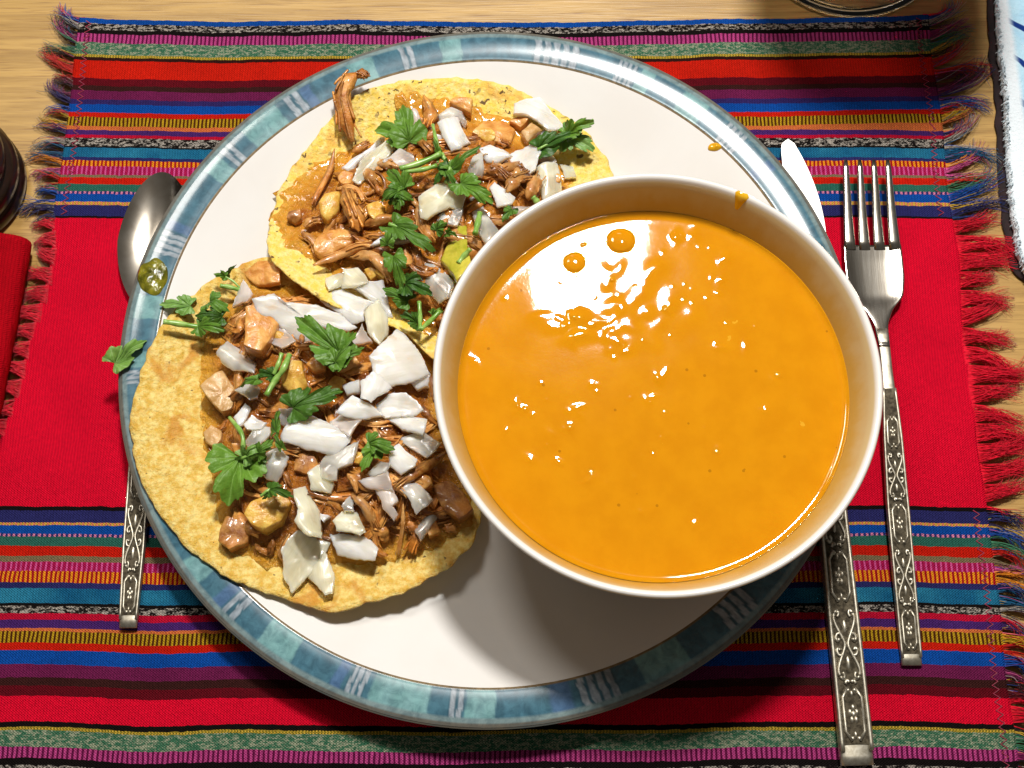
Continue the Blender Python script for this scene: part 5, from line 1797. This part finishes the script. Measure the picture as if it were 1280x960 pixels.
# ------------------------------------------------------------------ pale blue cloth at the right
m, nt, b = newmat('blue_terry')
v = objco(nt)
sx = node(nt, 'ShaderNodeSeparateXYZ'); nt.links.new(v, sx.inputs[0])
n1_ = noise_(nt, v, 30, 3, 0.6)
s1 = math_(nt, 'SINE', math_(nt, 'ADD', math_(nt, 'ADD', math_(nt, 'MULTIPLY', sx.outputs[1], 330), math_(nt, 'MULTIPLY', sx.outputs[0], 260)), math_(nt, 'MULTIPLY', n1_, 5)))
msk = ramp(nt, noise_(nt, objco(nt, (1, 1, 1)), 24, 2, 0.5), 0.42, 0.55)
edge = ramp(nt, sx.outputs[0], 0.0012, 0.0042)
stroke = math_(nt, 'MULTIPLY', math_(nt, 'MULTIPLY', ramp(nt, s1, 0.82, 0.93), msk), edge)
base = mixc(nt, edge, lin('dfe8ee'), mixc(nt, ramp(nt, noise_(nt, v, 70, 2), 0.3, 0.7), lin('8cc0e2'), lin('b4d8ea')))
nt.links.new(mixc(nt, stroke, base, lin('16357c')), b.inputs['Base Color'])
b.inputs['Roughness'].default_value = 0.9
b.inputs['Specular IOR Level'].default_value = 0.1
bump_(nt, b, noise_(nt, v, 700, 3, 0.6), 0.0006)
edgepx = [(1246, -40), (1247, 0), (1250, 60), (1256, 105), (1259, 160), (1262, 220), (1270, 290), (1283, 335), (1310, 350)]
E = np.array(crom([at(x, y, 0.0065) for x, y in edgepx], 9))
org = E[0].copy(); org[2] = 0.0004
cl = thing('blue_cloth', org, 'pale blue and white cloth with dark blue strokes at the table edge of the mat', 'cloth')
mb = MB(); NS = 18; vs_ = []
for i, p in enumerate(E):
    w = 0.0009 * n3(p[1] * 210, 0, 2) + 0.0006 * n3(p[1] * 600, 0, 5)
    for k in range(NS):
        if k < 7:
            g = -math.pi / 2 + math.pi * k / 6
            x = p[0] + w + 0.0028 - 0.0028 * math.cos(g); z = 0.0036 + 0.0030 * math.sin(g)
        else:
            x = p[0] + w + 0.0028 + (0.20 - 0.0028) * ((k - 6) / (NS - 7)) ** 2; z = 0.0066
        z += 0.0005 * n3(x * 120, p[1] * 120, 7) if k > 2 else 0
        vs_.append((x, p[1], z))
fs = [(i * NS + k, i * NS + k + 1, (i + 1) * NS + k + 1, (i + 1) * NS + k) for i in range(len(E) - 1) for k in range(NS - 1)]
mb.add(vs_, fs)
mb.build('cloth_sheet', m, cl)
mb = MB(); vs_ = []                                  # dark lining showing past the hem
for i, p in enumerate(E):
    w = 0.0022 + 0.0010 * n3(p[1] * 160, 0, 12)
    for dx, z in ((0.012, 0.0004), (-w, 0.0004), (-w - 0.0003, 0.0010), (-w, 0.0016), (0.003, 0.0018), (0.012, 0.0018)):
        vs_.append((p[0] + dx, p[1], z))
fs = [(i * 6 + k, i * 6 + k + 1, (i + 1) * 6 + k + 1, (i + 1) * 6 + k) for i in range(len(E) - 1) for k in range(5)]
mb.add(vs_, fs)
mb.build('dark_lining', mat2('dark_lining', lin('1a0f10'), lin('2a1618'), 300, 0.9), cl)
mb = MB()                                            # tufts along the hem
for i in range(700):
    q = random.uniform(0, len(E) - 1.01); i0 = int(q); p = E[i0] + (E[i0 + 1] - E[i0]) * (q - i0)
    a = random.uniform(2.2, 4.1); L_ = random.uniform(0.0008, 0.0022)
    x0 = p[0] + 0.0009 * n3(p[1] * 210, 0, 2) + 0.0012; z0 = random.uniform(0.003, 0.0066)
    pts = [(x0, p[1], z0), (x0 + L_ * 0.6 * math.cos(a), p[1] + L_ * 0.6 * math.sin(a), z0 + 0.0004), (x0 + L_ * math.cos(a + 0.5), p[1] + L_ * math.sin(a + 0.5), z0 - 0.0002)]
    tube(mb, pts, 0.00016, 4, random.choice([lin('e4ecf0'), lin('cfdce4'), lin('b8c8d2')]))
tag(mb.build('frayed_hem', M['thread'], cl), kind='stuff')

for o in list(COL.objects):
    if '_o' in o: del o['_o']
